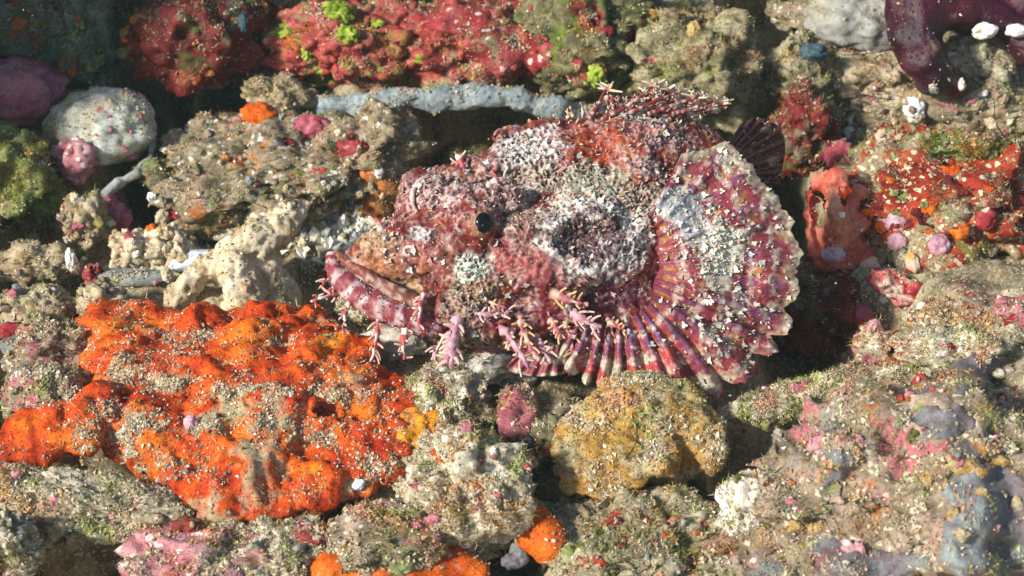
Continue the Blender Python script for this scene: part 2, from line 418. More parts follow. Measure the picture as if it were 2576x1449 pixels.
def sample(V, F, n, wfn=None, back=-0.15):
    F = tris(F); a, b, c = V[F[:, 0]], V[F[:, 1]], V[F[:, 2]]
    nn = np.cross(b - a, c - a); A = np.linalg.norm(nn, axis=1) + 1e-20; nn = nn / A[:, None]
    ctr = (a + b + c) / 3
    tc = CAM - ctr; tc /= np.linalg.norm(tc, axis=1)[:, None]
    wgt = A * ((nn * tc).sum(1) > back)
    pu, pv = project(ctr)
    wgt = wgt * np.where((pu > -120) & (pu < PXW + 120) & (pv > -100) & (pv < PXH + 100), 1, np.where((pu > -500) & (pu < PXW + 500) & (pv > -400) & (pv < PXH + 300), .35, 0))
    if wfn is not None: wgt = wgt * wfn(ctr, nn)
    if wgt.sum() <= 0: return np.zeros((0, 3)), np.zeros((0, 3))
    k = RNG.choice(len(F), n, p=wgt / wgt.sum())
    r1 = np.sqrt(RNG.random(n))[:, None]; r2 = RNG.random(n)[:, None]
    return a[k] * (1 - r1) + b[k] * r1 * (1 - r2) + c[k] * r1 * r2, nn[k]

def rotmats(n):
    q = RNG.normal(size=(n, 4)); q /= np.linalg.norm(q, axis=1)[:, None]
    a, b, c, d = q.T
    return np.stack([np.stack([a*a+b*b-c*c-d*d, 2*(b*c-a*d), 2*(b*d+a*c)], 1), np.stack([2*(b*c+a*d), a*a-b*b+c*c-d*d, 2*(c*d-a*b)], 1), np.stack([2*(b*d-a*c), 2*(c*d+a*b), a*a-b*b-c*c+d*d], 1)], 1)

BIP = np.array([(1, 0, 0), (-.5, .87, 0), (-.5, -.87, 0), (0, 0, .8), (0, 0, -.8)])
BIPF = np.array([(0, 1, 3), (1, 2, 3), (2, 0, 3), (1, 0, 4), (2, 1, 4), (0, 2, 4)])
def grains(P, N, smin, smax, pal=PAL, pp=PALP, lift=.25, power=2.2):
    n = len(P)
    s = smin + (smax - smin) * RNG.random(n) ** power
    B = BIP[None] * (1 + .45 * RNG.normal(size=(n, 5, 1)).clip(-1.2, 1.2)) * s[:, None, None]
    B = B * (0.55 + .9 * RNG.random((n, 1, 3)))
    B = np.einsum('nij,nkj->nki', rotmats(n), B)
    V = P[:, None] + N[:, None] * (s * lift)[:, None, None] + B
    F = BIPF[None] + 5 * np.arange(n)[:, None, None]
    C = pal[RNG.choice(len(pal), n, p=pp)] * (.75 + .5 * RNG.random((n, 1)))
    return V.reshape(-1, 3), F.reshape(-1, 3), np.repeat(C, 5, 0)

def blades(P, N, lmin, lmax, wid, cols, bend=.6, up=.15):
    n = len(P); L = lmin + (lmax - lmin) * RNG.random(n) ** 1.6
    d = N + .75 * RNG.normal(size=(n, 3)) * .6; d[:, 2] += up; d /= np.linalg.norm(d, axis=1)[:, None]
    s = np.cross(d, RNG.normal(size=(n, 3))); s /= np.linalg.norm(s, axis=1)[:, None] + 1e-9
    b = np.cross(d, s) * bend
    W = wid * (.6 + .8 * RNG.random(n))
    m = P + (d * .55 + b * .25) * L[:, None]; t = P + (d * .85 + b * .9) * L[:, None]
    V = np.stack([P - s * W[:, None], P + s * W[:, None], m - s * W[:, None] * .8, m + s * W[:, None] * .8, t], 1)
    F = np.array([(0, 1, 3), (0, 3, 2), (2, 3, 4)])[None] + 5 * np.arange(n)[:, None, None]
    C = np.asarray(cols)[RNG.integers(0, len(cols), n)] * (.6 + .8 * RNG.random((n, 1)))
    return V.reshape(-1, 3), F.reshape(-1, 3), np.repeat(C, 5, 0)

def tint(P, C):
    a = fbm(P / .013 + 2, 3); d = fbm(P / .016 + 19, 3)
    for (wgt, col) in ((ss(.18, .45, a), (.72, .90, .42)), (ss(.20, .45, d), (1.05, .62, .58)), (ss(-.20, -.45, a), (.98, .66, .36)), (ss(-.22, -.5, d), (.78, .82, .82))):
        C = C * (1 + wgt[:, None] * (np.array(col) - 1) * .85)
    return C
def sandw(up=.15, clump=11.0, lo=-.1, hi=.35, seed=0.):
    lo = max(lo, -.30)
    def f(c, n):
        return (.06 + np.clip(n[:, 2] - up, 0, 1)) * (.04 + ss(lo, hi, fbm(c / (clump * 1e-3) + seed, 3)))
    return f

TURFC = [(.31, .24, .12), (.41, .33, .19), (.20, .15, .07), (.48, .40, .25), (.17, .15, .05)]
GREENC = [(.16, .21, .03), (.26, .31, .06), (.38, .40, .16), (.09, .11, .02)]
def dress(o, V, F, sand=0, turf=0, smin=.00022, smax=.0010, tl=.003, tcol=TURFC, seed=0., lo=-.1, hi=.35, clump=11., up=.15, big=1.0):
    sand = int(sand * 1.0); turf = int(turf * .9); smax = min(smax, .00070) * big; smin = .00016 * big
    if sand:
        P, N = sample(V, F, sand, sandw(up, clump, lo, hi, seed)); v, f, c = grains(P, N, smin, smax); c = tint(np.repeat(P, 5, 0), c)
        part('sand_grains', v, f, M['grain'], o, c, False, kind='stuff')
    if turf:
        P, N = sample(V, F, turf, lambda c, n: (.15 + np.clip(n[:, 2] + .4, 0, 1)) * (.05 + ss(-.2, .3, fbm(c / .012 + 5 + seed, 3))))
        v, f, c = blades(P, N, .0004, tl * .72, .00011, tcol, bend=1.1); c = tint(np.repeat(P, 5, 0), c)
        part('algal_turf', v, f, M['blade'], o, c, False, kind='stuff')

# ------------------------------------------------------------------ rocks
def pxat(P): return K * float((P - CAM) @ FWD)

def blob_mesh(u, v, a, b, seed, lvl=5, h=.45, dr=.85, rough=.30, freq=1.7, fine=(), rot=0., box=0., deep=0.):
    """a boulder whose picture size is about 2a x 2b; it stands on the sea bed at its own depth"""
    c = hit(u, v, 0.0, T0)
    for _ in range(3):
        s = pxat(c); rx = a * s; ry = rx * dr; q = (b * s) ** 2 - (ry * math.sin(PITCH)) ** 2
        if q < (0.35 * b * s) ** 2: ry = 0.9 * b * s; q = (b * s) ** 2 - (ry * math.sin(PITCH)) ** 2
        rz = math.sqrt(q) / math.cos(PITCH)
        c = hit(u, v, rz * h - deep, T0)
    S, F = ico(lvl)
    if box:
        m = np.abs(S).max(1)[:, None]; S1 = S / m; S0 = S * (1 - box) + box * S1 * .85
    else: S0 = S
    r = 1 + rough * fbm(S * freq + seed * 7.7, 4)
    if rough >= .2:
        w1, w2 = worley(S * 2.3 + seed * 3.1); r = r - .20 * ss(.42, .08, w1) + .10 * ss(.0, .5, w2 - w1)
    L = S0 * r[:, None] * np.array([rx, ry, rz])
    if rot:
        Mx = np.array(Matrix.Rotation(math.radians(-rot), 3, Vector(FWD))); L = L @ Mx.T
    V = c + L
    for la in fine: V = roughen(V, F, la)
    return V, F

FINE = [(11, 1.6, 3), (4, .8, 3), (1.8, .4, 2)]
FUZZ = [(12, 2.0, 3), (5, 1.1, 3), (2.2, .8, 3)]
SMOOTH = [(9, .5, 2), (2.5, .12, 2)]
def rock(name, mat, label, cat, u, v, a, b, seed, group=None, sand=0, turf=0, dargs=None, fine=FINE, **kw):
    V, F = blob_mesh(u, v, a, b, seed, fine=fine, **kw)
    o = thing(name, V, F, M[mat], label, cat, group)
    dress(o, V, F, sand, turf, seed=seed * 1.7, **(dargs or {}))
    return o, V, F

# the sea bed sheet: fine where the picture looks, coarse out to the sides
def axis(lo, hi, step, out, n):
    core = np.arange(lo, hi, step); g = np.geomspace(step, out, n)
    return np.concatenate([lo - np.cumsum(g)[::-1], core, core[-1] + np.cumsum(g)])
ax = axis(-.21, .21, .0016, .25, 26); ay = axis(-.14, .34, .0016, .25, 26)
X, Y = np.meshgrid(ax, ay, indexing='ij')
fade = np.exp(-np.maximum(np.hypot(X, Y - .1) - .4, 0) / .5)
P3 = np.stack([X, Y, np.zeros_like(X)], -1)
Z = T0(np.clip(X, -.6, .6), np.clip(Y, -.5, .6)) + (T(X, Y) - T0(X, Y))
Z = Z + .0035 * fbm(P3 / .02, 4) + .0012 * fbm(P3 / .004 + 3, 3) + .02 * (1 - fade) * fbm(P3 / .2, 3)
V = np.stack([X, Y, Z], -1).reshape(-1, 3)
nx, ny = X.shape
I = np.arange(nx * ny).reshape(nx, ny)
F = np.stack([I[:-1, :-1], I[1:, :-1], I[1:, 1:], I[:-1, 1:]], -1).reshape(-1, 4)
bed = link('seabed', mesh_np('seabed', V, F), M['bed'], kind='structure')
BEDV, BEDF = V, F
dress(bed, V, F, 16000, 9000, smax=.0013, lo=-.6, hi=.2)
# pale shell gravel in the hollow before the fish's snout
def near_px(u0, v0, ru, rv):
    def f(c, n):
        u, v = project(c); return np.exp(-(((u - u0) / ru) ** 2 + ((v - v0) / rv) ** 2)) * (n[:, 2] > .2)
    return f
P, N = sample(V, F, 2600, near_px(900, 560, 150, 75))
v, f, c = grains(P, N, .0006, .0024, np.array([(.66, .64, .52), (.76, .75, .68), (.55, .48, .34), (.40, .37, .28), (.60, .64, .60)]), np.array([.3, .25, .2, .1, .15]))
part('shell_gravel', v, f, M['grain'], bed, c, False, kind='stuff')
P, N = sample(V, F, 1500, near_px(2330, 260, 230, 90))
v, f, c = grains(P, N, .0006, .0022)
part('shell_gravel', v, f, M['grain'], bed, c, False, kind='stuff')
# ------------------------------------------------------------------ boulders and encrusted rocks
big = dict(lvl=6)
rock('reef_boulder', 'greygreen', 'grey-green turfed boulder above the mauve coralline rock', 'rock', 90, 60, 190, 120, 1.3, turf=4200, sand=1500, fine=FUZZ, rough=.16, lvl=5)
rock('reef_boulder', 'greygreen', 'dim greenish brown boulder between the mauve rock and the dark crevice', 'rock', 215, 140, 75, 130, 2.1, turf=1600, sand=300, fine=FUZZ, lvl=5, deep=.004)
rock('coralline_rock', 'mauve', 'smooth mauve pink coralline rock above the green algae rock', 'rock', 35, 230, 130, 88, 3.4, sand=200, fine=[(10, 1.5, 3), (2.5, .3, 2)], rough=.18, h=.6, box=.3)
rock('algae_rock', 'green', 'rock carpeted with bright green algae beside the round pale shell', 'rock', 25, 440, 130, 120, 4.2, turf=4200, sand=1500, dargs=dict(tcol=GREENC, tl=.0022), fine=FUZZ, h=.6, lvl=5)
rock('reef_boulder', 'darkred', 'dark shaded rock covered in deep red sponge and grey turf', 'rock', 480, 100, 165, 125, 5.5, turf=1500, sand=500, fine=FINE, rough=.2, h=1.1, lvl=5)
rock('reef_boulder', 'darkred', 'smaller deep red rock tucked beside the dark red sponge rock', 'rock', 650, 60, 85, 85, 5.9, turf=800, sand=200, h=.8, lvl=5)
rock('encrusted_rock', 'redgreen', 'rock crusted in red, orange and lime green algae above the grey branch', 'rock', 880, 105, 180, 120, 6.1, turf=2600, sand=900, fine=FUZZ, h=.6, **big)
rock('encrusted_rock', 'redgreen', 'red and brown crusted rock that carries the red crust plates', 'rock', 1180, 110, 190, 120, 6.7, turf=2200, sand=900, fine=FUZZ, h=.5, **big)
rock('reef_boulder', 'olive', 'olive brown turfed boulder with red spots behind the dorsal fin', 'rock', 1470, 110, 180, 150, 7.3, turf=4500, sand=1200, fine=FUZZ, h=.45, **big)
rock('turf_boulder', 'turf', 'big fuzzy beige turf boulder behind the dorsal fin', 'rock', 1745, 170, 175, 145, 8.8, turf=7000, sand=1600, dargs=dict(lo=-.6), fine=FUZZ, h=.5, **big)
rock('turf_boulder', 'turf', 'small fuzzy beige boulder topped with yellow weed', 'rock', 1650, 25, 130, 70, 9.1, turf=2500, sand=500, fine=FUZZ, h=.6, lvl=5)
rock('turf_boulder', 'turf', 'dull beige turf rock beside the pale grey sheet', 'rock', 2010, 190, 90, 90, 9.7, turf=2200, sand=700, fine=FUZZ, h=.5, lvl=5)
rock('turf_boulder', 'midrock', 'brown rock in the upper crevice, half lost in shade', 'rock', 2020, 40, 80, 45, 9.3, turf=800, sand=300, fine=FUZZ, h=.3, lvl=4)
rock('sponge_sheet', 'palegrey', 'smooth pale grey sponge sheet beside the maroon sponge', 'sponge', 2155, 55, 130, 95, 10.2, sand=300, turf=300, fine=[(9, 1.2, 3), (2.5, .2, 2)], rough=.18, h=.4)
rock('turf_boulder', 'rubble', 'brown rubble rock under the pale grey sponge sheet', 'rock', 2190, 200, 150, 70, 10.9, turf=1800, sand=1500, fine=FUZZ, h=.2, lvl=5)
rock('turf_boulder', 'sandrock', 'beige rubble knob held in the curve of the maroon sponge', 'rock', 2455, 160, 95, 75, 11.3, turf=1500, sand=1500, fine=FUZZ, h=.6, lvl=5)
rock('turf_boulder', 'rubble', 'brown turfed ledge below the maroon sponge', 'rock', 2420, 290, 230, 70, 11.8, turf=3500, sand=2600, fine=FUZZ, h=.1, lvl=5)
rock('reef_boulder', 'midrock', 'large pitted brown rock with orange and pink crusts under the grey branch', 'rock', 700, 400, 275, 140, 12.4, turf=3800, sand=2600, dargs=dict(lo=-.4), fine=FUZZ + [(16, 2.0, 2)], h=.35, **big)
rock('reef_boulder', 'midrock', 'pinkish brown rubble rock below the middle of the grey branch', 'rock', 945, 365, 115, 95, 12.9, turf=1500, sand=900, fine=FUZZ, h=1.0, lvl=5)
rock('reef_boulder', 'rubble', 'hollowed orange brown knob at the left end of the grey branch', 'rock', 700, 260, 85, 60, 13.3, turf=700, sand=300, fine=FUZZ, h=.9, rough=.4, lvl=5)
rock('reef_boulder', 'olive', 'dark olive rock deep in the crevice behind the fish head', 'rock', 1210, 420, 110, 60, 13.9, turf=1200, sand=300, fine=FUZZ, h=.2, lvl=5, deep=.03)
rock('reef_boulder', 'rust', 'rusty brown weed knob behind the shell gravel', 'rock', 950, 490, 60, 70, 14.2, turf=900, sand=200, fine=FUZZ, h=.5, lvl=4)
rock('reef_boulder', 'olive', 'olive brown ledge beneath the rim of the round pale shell', 'rock', 420, 430, 75, 45, 14.5, turf=800, sand=200, fine=FUZZ, h=.5, lvl=4)
rock('sponge_rock', 'redrock', 'large rock cloaked in deep red sponge, beige turf and green weed', 'rock', 2360, 520, 290, 180, 15.2, turf=6500, sand=3800, dargs=dict(lo=-.5, up=-.2), fine=FUZZ + [(18, 2.5, 2)], h=.5, **big)
rock('coralline_rock', 'mauve', 'small mauve knob above the salmon sponge', 'rock', 2115, 395, 40, 38, 15.9, sand=60, fine=SMOOTH, h=2.2, lvl=4)
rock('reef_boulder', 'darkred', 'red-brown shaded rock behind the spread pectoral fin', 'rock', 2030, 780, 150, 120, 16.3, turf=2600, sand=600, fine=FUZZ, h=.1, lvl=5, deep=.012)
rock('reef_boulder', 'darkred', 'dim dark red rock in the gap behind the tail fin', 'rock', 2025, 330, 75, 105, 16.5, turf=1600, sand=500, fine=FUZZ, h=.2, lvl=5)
rock('reef_boulder', 'sandrock', 'beige sandy rock below the crimson sponge', 'rock', 2420, 855, 160, 85, 16.9, turf=2600, sand=3200, dargs=dict(lo=-.7), fine=FINE, h=.5, lvl=5)
rock('coralline_rock', 'pink', 'pink knobbly crust between the dark hollow and the sandy rock', 'rock', 2200, 880, 50, 70, 17.3, turf=500, sand=350, fine=FINE, h=.6, lvl=4)
rock('coralline_rock', 'mauve', 'mauve crust rock beside the beige sandy rock', 'rock', 2560, 810, 65, 60, 17.6, turf=300, sand=250, fine=FINE, h=.6, lvl=4)
rock('rock_ledge', 'sandrock', 'long sandy ledge sloping up to the right below the pectoral fin', 'rock', 2090, 985, 280, 48, 18.1, turf=3600, sand=4600, dargs=dict(lo=-.9), fine=FINE, h=1.0, rot=12, rough=.12, lvl=5, dr=.4)
rock('reef_mound', 'pinksand', 'broad mound of pink, tan and green crusts under grey sheets', 'rock', 2330, 1230, 370, 250, 19.4, turf=9000, sand=9000, dargs=dict(lo=-.8), fine=FUZZ + [(22, 3.0, 2)], h=.35, **big)
rock('coralline_rock', 'pink', 'pitted pink coralline knob on the broad mound', 'rock', 2200, 1290, 125, 100, 20.2, turf=900, sand=1100, fine=FUZZ + [(10, 2.0, 2)], h=1.6, lvl=5, rough=.3)
rock('white_rock', 'whitecrust', 'white crusted rock face beside the ochre sponge', 'rock', 1890, 1290, 85, 110, 20.8, turf=900, sand=1500, dargs=dict(lo=-.5), fine=FINE, h=.8, lvl=5)
rock('reef_mound', 'pinksand', 'peach and tan crusted slope below the white crusted rock', 'rock', 1960, 1420, 180, 110, 21.1, turf=2600, sand=3000, dargs=dict(lo=-.7), fine=FUZZ, h=.5, lvl=5)
rock('reef_mound', 'midmix', 'low mound of red, green and grey turf in front of the ochre sponge', 'rock', 1610, 1350, 230, 115, 21.9, turf=6500, sand=4200, dargs=dict(lo=-.7, tcol=TURFC + GREENC[:2]), fine=FUZZ + [(14, 2.0, 2)], h=.4, **big)
rock('coralline_rock', 'mauve', 'dusky pink block beside the ochre sponge', 'rock', 1300, 1050, 50, 80, 22.4, turf=500, sand=300, fine=FINE, h=.7, lvl=4, box=.4)
rock('turf_rock', 'sandrock', 'fuzzy grey-beige rock below the mauve chin tassel', 'rock', 1130, 1010, 110, 85, 22.9, turf=3600, sand=2400, dargs=dict(lo=-.7), fine=FUZZ, h=.7, lvl=5)
rock('turf_rock', 'sandrock', 'grainy grey-beige boulder between the orange sponge and the orange lobe', 'rock', 1180, 1240, 160, 150, 23.3, turf=4200, sand=5200, dargs=dict(lo=-.9), fine=FUZZ, h=.5, lvl=5)
rock('reef_boulder', 'sandrock', 'pale sandy slab along the lower edge of the orange sponge', 'rock', 225, 1268, 300, 72, 24.2, turf=3000, sand=9000, dargs=dict(lo=-1.2, up=-.2), fine=FINE, h=1.2, rot=-13, lvl=5, dr=.5)
rock('coralline_rock', 'pink', 'pale pink coralline rock beside the dark hole', 'rock', 500, 1390, 165, 90, 24.9, turf=1200, sand=3200, dargs=dict(lo=-.5), fine=FINE, h=.8, lvl=5)
rock('coralline_rock', 'pinksand', 'pinkish grainy rock wrapped below by orange sponge', 'rock', 985, 1350, 140, 80, 25.5, turf=2200, sand=3600, dargs=dict(lo=-.8), fine=FINE, h=1.4, lvl=5)
rock('coralline_rock', 'redpink', 'small wine red coralline rock beside the pinkish grainy rock', 'rock', 795, 1365, 50, 50, 25.9, turf=300, sand=260, fine=FINE, h=.9, lvl=4)
rock('reef_boulder', 'sandrock', 'grainy sand-covered rock between the pink and wine red rocks', 'rock', 700, 1400, 130, 90, 26.3, turf=1500, sand=2600, dargs=dict(lo=-.8), fine=FUZZ, h=.3, lvl=5)
rock('reef_boulder', 'midrock', 'dark mixed brown and teal rock in the corner past the hole', 'rock', 20, 1370, 80, 90, 26.8, turf=900, sand=700, fine=FUZZ, h=1.3, lvl=5)
rock('reef_boulder', 'rubble', 'small tan knob with a hollow hanging over the dark hole', 'rock', 140, 1340, 55, 45, 27.1, turf=250, sand=200, fine=FUZZ, h=1.6, rough=.5, lvl=4)
rock('reef_boulder', 'olive', 'olive weed rock left of the ochre sponge', 'rock', 1370, 1110, 50, 60, 27.4, turf=900, sand=300, fine=FUZZ, h=.4, lvl=4)
rock('reef_boulder', 'whitecrust', 'pale dead coral base under the fish chin', 'rock', 1240, 925, 130, 38, 27.8, turf=500, sand=700, fine=FUZZ, h=.2, lvl=5)
rock('reef_boulder', 'whitecrust', 'smooth cream plate under the fish jaw', 'rock', 985, 865, 95, 40, 28.2, turf=100, sand=160, fine=SMOOTH, h=.6, lvl=4)
rock('reef_boulder', 'sandrock', 'grainy rock between the coral chunk and the fish lip', 'rock', 885, 790, 55, 45, 28.7, turf=500, sand=400, fine=FUZZ, h=.4, lvl=4)
# unseen boulder added beyond the left edge to shade the upper left
S, F = ico(5); V = np.array([-.262, .122, .08]) + S * (1 + .22 * fbm(S * 1.6 + 3, 4))[:, None] * np.array([.074, .085, .115]); V = roughen(V, F, *FUZZ)
thing('reef_boulder', V, F, M['midrock'], 'tall brown reef boulder standing past the mauve coralline rock', 'rock')

# the reef goes on past the frame
for (mt, lab, u, v, a, bb, sd) in [('turf', 'beige turf boulder beyond the maroon sponge', 2760, 120, 170, 130, 81.2), ('redrock', 'red sponge boulder past the end of the red sponge rock', 2830, 480, 190, 160, 82.7), ('sandrock', 'sandy boulder past the mauve crust rock', 2800, 850, 170, 110, 83.1), ('pinksand', 'pinkish boulder past the veined tunicate sheet', 2860, 1250, 220, 190, 84.6),
                                   ('midrock', 'brown boulder behind the lime flecked rock', 880, -170, 230, 120, 85.3), ('olive', 'olive boulder behind the fuzzy beige boulder', 1560, -170, 240, 120, 86.8), ('turf', 'beige boulder behind the pale grey sheet', 2150, -170, 230, 120, 87.4), ('darkred', 'deep red boulder behind the dark red sponge rock', 350, -160, 220, 120, 88.9),
                                   ('sandrock', 'low sandy rock outside the orange sponge', -190, 1080, 140, 70, 89.5), ('rubble', 'low rubble rock outside the algae rock', -210, 720, 140, 60, 90.2), ('sandrock', 'sandy rock in front of the orange skirt', 1000, 1590, 240, 90, 91.7), ('pinksand', 'pinkish rock in front of the grey-teal sheet', 1900, 1600, 260, 90, 92.3)]:
    rock('reef_boulder', mt, lab, 'rock', u, v, a, bb, sd, turf=700, sand=700, fine=FUZZ, h=.3, lvl=4)
# rubble of the left slope -------------------------------------------------
rock('rubble_stone', 'rubble', 'tan crumbly ledge stone at the foot of the green algae rock', 'stone', 75, 665, 105, 48, 41.1, turf=500, sand=600, fine=FUZZ, h=.6, lvl=5)
rock('rubble_stone', 'rubble', 'pitted tan stone with yellow and pink spots below the crumbly ledge', 'stone', 75, 780, 95, 60, 41.9, turf=500, sand=600, fine=FUZZ, h=.5, lvl=5)
rock('rubble_stone', 'rubble', 'upright knobbly tan stone beside the purple rubble', 'stone', 217, 560, 52, 62, 42.3, turf=300, sand=250, fine=FINE, h=.8, lvl=5, rough=.3)
rock('rubble_stone', 'cream', 'smooth cream stone with a dark side beside the orange flake', 'stone', 330, 632, 50, 52, 42.8, sand=160, fine=FINE, h=.7, lvl=5, box=.3)
rock('rubble_stone', 'cream', 'broad cream stone under the orange flake', 'stone', 425, 630, 72, 58, 43.2, sand=260, fine=FINE, h=.6, lvl=5)
rock('rubble_stone', 'turf', 'round tufted yellowish ball stone beside the red sponge patch', 'stone', 530, 540, 68, 66, 43.7, turf=1500, sand=500, fine=FUZZ, h=.8, lvl=5, rough=.1)
rock('rubble_stone', 'greyshell', 'long flat grey-green coral stick lying below the cream stones', 'stone', 320, 697, 105, 24, 44.2, sand=200, fine=SMOOTH, h=.9, lvl=4, dr=.3, rough=.08)
rock('shell_fragment', 'blueshell', 'blue-white flat shell fragment against the coral chunk', 'shell', 480, 655, 62, 24, 44.7, sand=20, fine=SMOOTH, h=1.6, lvl=4, rot=16, dr=.5, rough=.1)
rock('shell_fragment', 'shell', 'small bright white shell beside the red chip', 'shell', 178, 655, 16, 30, 45.1, fine=SMOOTH, h=1.6, lvl=4, rough=.2)
rock('rubble_stone', 'redpink', 'red chip of crust below the white shell', 'stone', 240, 695, 24, 36, 45.6, sand=30, fine=FINE, h=.6, lvl=4)
rock('rubble_stone', 'mauve', 'purple encrusted stone behind the upright tan stone', 'stone', 285, 545, 42, 45, 46.0, sand=40, fine=FINE, h=.5, lvl=4)
rock('sponge_patch', 'redpink', 'crimson sponge patch in the shade left of the tufted ball', 'sponge', 455, 525, 42, 38, 46.4, sand=20, fine=SMOOTH, h=.5, lvl=4)
rock('sponge_flake', 'orange2', 'small bright orange sponge flake on the cream stones', 'sponge', 382, 583, 17, 19, 46.9, fine=SMOOTH, h=3.6, lvl=3, rough=.3)
rock('rubble_stone', 'cream', 'cream pebble behind the top of the coral chunk', 'stone', 660, 560, 62, 45, 47.3, turf=150, sand=300, fine=FINE, h=.6, lvl=4)
rock('rubble_stone', 'cream', 'pale flat stone on the far side of the coral chunk', 'stone', 605, 590, 65, 24, 47.7, sand=150, fine=FINE, h=1.3, lvl=4)
rock('rubble_stone', 'whitecrust', 'pale angular pebble on top of the rock behind the gravel', 'stone', 990, 415, 32, 26, 48.0, fine=FINE, h=1.8, lvl=3, box=.5)
rock('rubble_stone', 'rubble', 'grainy tan stone between the coral stick and the orange sponge', 'stone', 265, 770, 60, 55, 48.4, turf=300, sand=400, fine=FUZZ, h=.5, lvl=5)
rock('rubble_stone', 'pinksand', 'sandy pink-flecked stone at the left of the orange sponge', 'stone', 130, 880, 100, 75, 48.8, turf=700, sand=1800, dargs=dict(lo=-.8), fine=FUZZ, h=.6, lvl=5)
rock('rubble_stone', 'pinksand', 'sandy slope stone under the left lobe of the orange sponge', 'stone', 120, 1000, 115, 75, 49.1, turf=900, sand=2400, dargs=dict(lo=-.9), fine=FUZZ, h=.5, lvl=5)
rock('shell_fragment', 'greyshell', 'half-buried grey shell with a pale rim by the sandy stone', 'shell', 55, 868, 58, 28, 49.5, sand=80, fine=SMOOTH, h=1.3, lvl=4, rough=.08)
rock('rubble_stone', 'redpink', 'wine red crust under the pitted tan stone', 'stone', 60, 835, 60, 26, 49.9, sand=60, fine=FINE, h=.4, lvl=4)

# the round pale shell and its barnacle knob ------------------------------
V, F = blob_mesh(255, 320, 137, 102, 50.3, lvl=5, h=.75, rough=.10, fine=[(9, 1.3, 3), (2.5, .5, 3)])
sh = thing('round_shell', V, F, M['roundshell'], 'round pale encrusted shell beside the mauve coralline rock', 'shell')
dress(sh, V, F, 500, 700, seed=3., tl=.0014)
V, F = blob_mesh(190, 405, 52, 50, 50.9, lvl=4, h=1.6, rough=.3, fine=FUZZ)
thing('barnacle', V, F, M['pink'], 'pink knobbly barnacle clump against the round pale shell', 'barnacle')
# rim plate of the shell: a curved lip
fl = Field(hit(330, 470) - .03, hit(330, 400) + .035, .0006)
pts = [(385, 350, 8), (380, 395, 10), (345, 435, 13), (300, 460, 15), (265, 490, 14)]
for p, q in zip(pts[:-1], pts[1:]):
    A = hit(p[0], p[1], .006); B = hit(q[0], q[1], .005)
    fl.cone(A, B, p[2] * 1.2e-4, q[2] * 1.2e-4, .001)
V, F = fl.skin(); V = roughen(V, F, (5, .6, 2))
thing('curved_shell', V, F, M['greyshell'], 'thin grey curved shell rim below the round pale shell', 'shell')

# blue-grey branching sponge ----------------------------------------------
def tube_field(nodes, h, k=.002, grow=.01):
    P = [np.asarray(n[0]) for n in nodes]
    f = Field(np.min(P, 0) - grow, np.max(P, 0) + grow, h)
    return f
def branch(nodes, f, k=.0025):
    for (a, ra), (b, rb) in zip(nodes[:-1], nodes[1:]): f.cone(a, b, ra, rb, k)
D0 = float((hit(1100, 300, .0) - CAM) @ FWD) - .006
gp = lambda u, v, r, dd=0.: (pt(u, v, D0 + dd), r * K * D0)
main = [gp(770, 272, 12, .006), gp(820, 266, 22), gp(900, 264, 27), gp(1000, 254, 27, -.002), gp(1100, 246, 32, -.003), gp(1200, 242, 30, -.002), gp(1300, 250, 29), gp(1400, 270, 26, .004), gp(1480, 292, 22, .010), gp(1560, 316, 18, .016)]
stub = [gp(945, 270, 26), gp(950, 300, 22, .004), gp(948, 330, 24, .010), gp(946, 370, 22, .016)]
f = tube_field(main + stub, .0006); branch(main, f); branch(stub, f)
V, F = f.skin(); V = roughen(V, F, (16, 1.8, 2), (5, .7, 3), (1.8, .3, 2))
gb = thing('branch_sponge', V, F, M['greysponge'], 'blue-grey branching sponge lying across the crevice behind the fish', 'sponge')
dress(gb, V, F, 900, 120, lo=-.1, tl=.0012)

# maroon sponge, a glossy hook --------------------------------------------
DM = float((hit(2330, 150, .015) - CAM) @ FWD) - .010
mp = lambda u, v, r, dd=0.: (pt(u, v, DM + dd), r * K * DM)
hook = [mp(2330, -60, 95, .01), mp(2315, 30, 78), mp(2300, 90, 62, -.003), mp(2318, 140, 58, -.004), mp(2350, 190, 48, -.003), mp(2400, 215, 26), mp(2420, 216, 14)]
arm = [mp(2330, 0, 80), mp(2420, 25, 55, .002), mp(2500, 50, 48, .003), mp(2560, 90, 42, .002), mp(2600, 130, 40)]
arm2 = [mp(2480, -40, 60, .008), mp(2560, 0, 60, .008), mp(2640, 40, 55, .008)]
f = tube_field(hook + arm + arm2, .0007, grow=.014)
for b in (hook, arm, arm2): branch(b, f, .003)
V, F = f.skin(); V = roughen(V, F, (13, 1.5, 2), (4, .35, 2))
ms = thing('maroon_sponge', V, F, M['maroon'], 'glossy maroon hook-shaped sponge curling round a beige knob', 'sponge')
dress(ms, V, F, 160, 0, lo=-.6, up=-.5)
for (u, v, a, b, s, lab) in [(2478, 78, 34, 20, 61.1, 'angular white shell chip on the arm of the maroon sponge'), (2558, 78, 30, 17, 61.7, 'white shell chip near the yellow fleck on the maroon sponge')]:
    S, Fi = ico(3); c = pt(u, v, DM - .007)
    V = c + (S * (1 + .3 * fbm(S * 1.4 + s, 2))[:, None]) * np.array([a, a * .6, b]) * K * DM
    thing('shell_chip', V, Fi, M['shell'], lab, 'shell', smooth=False)

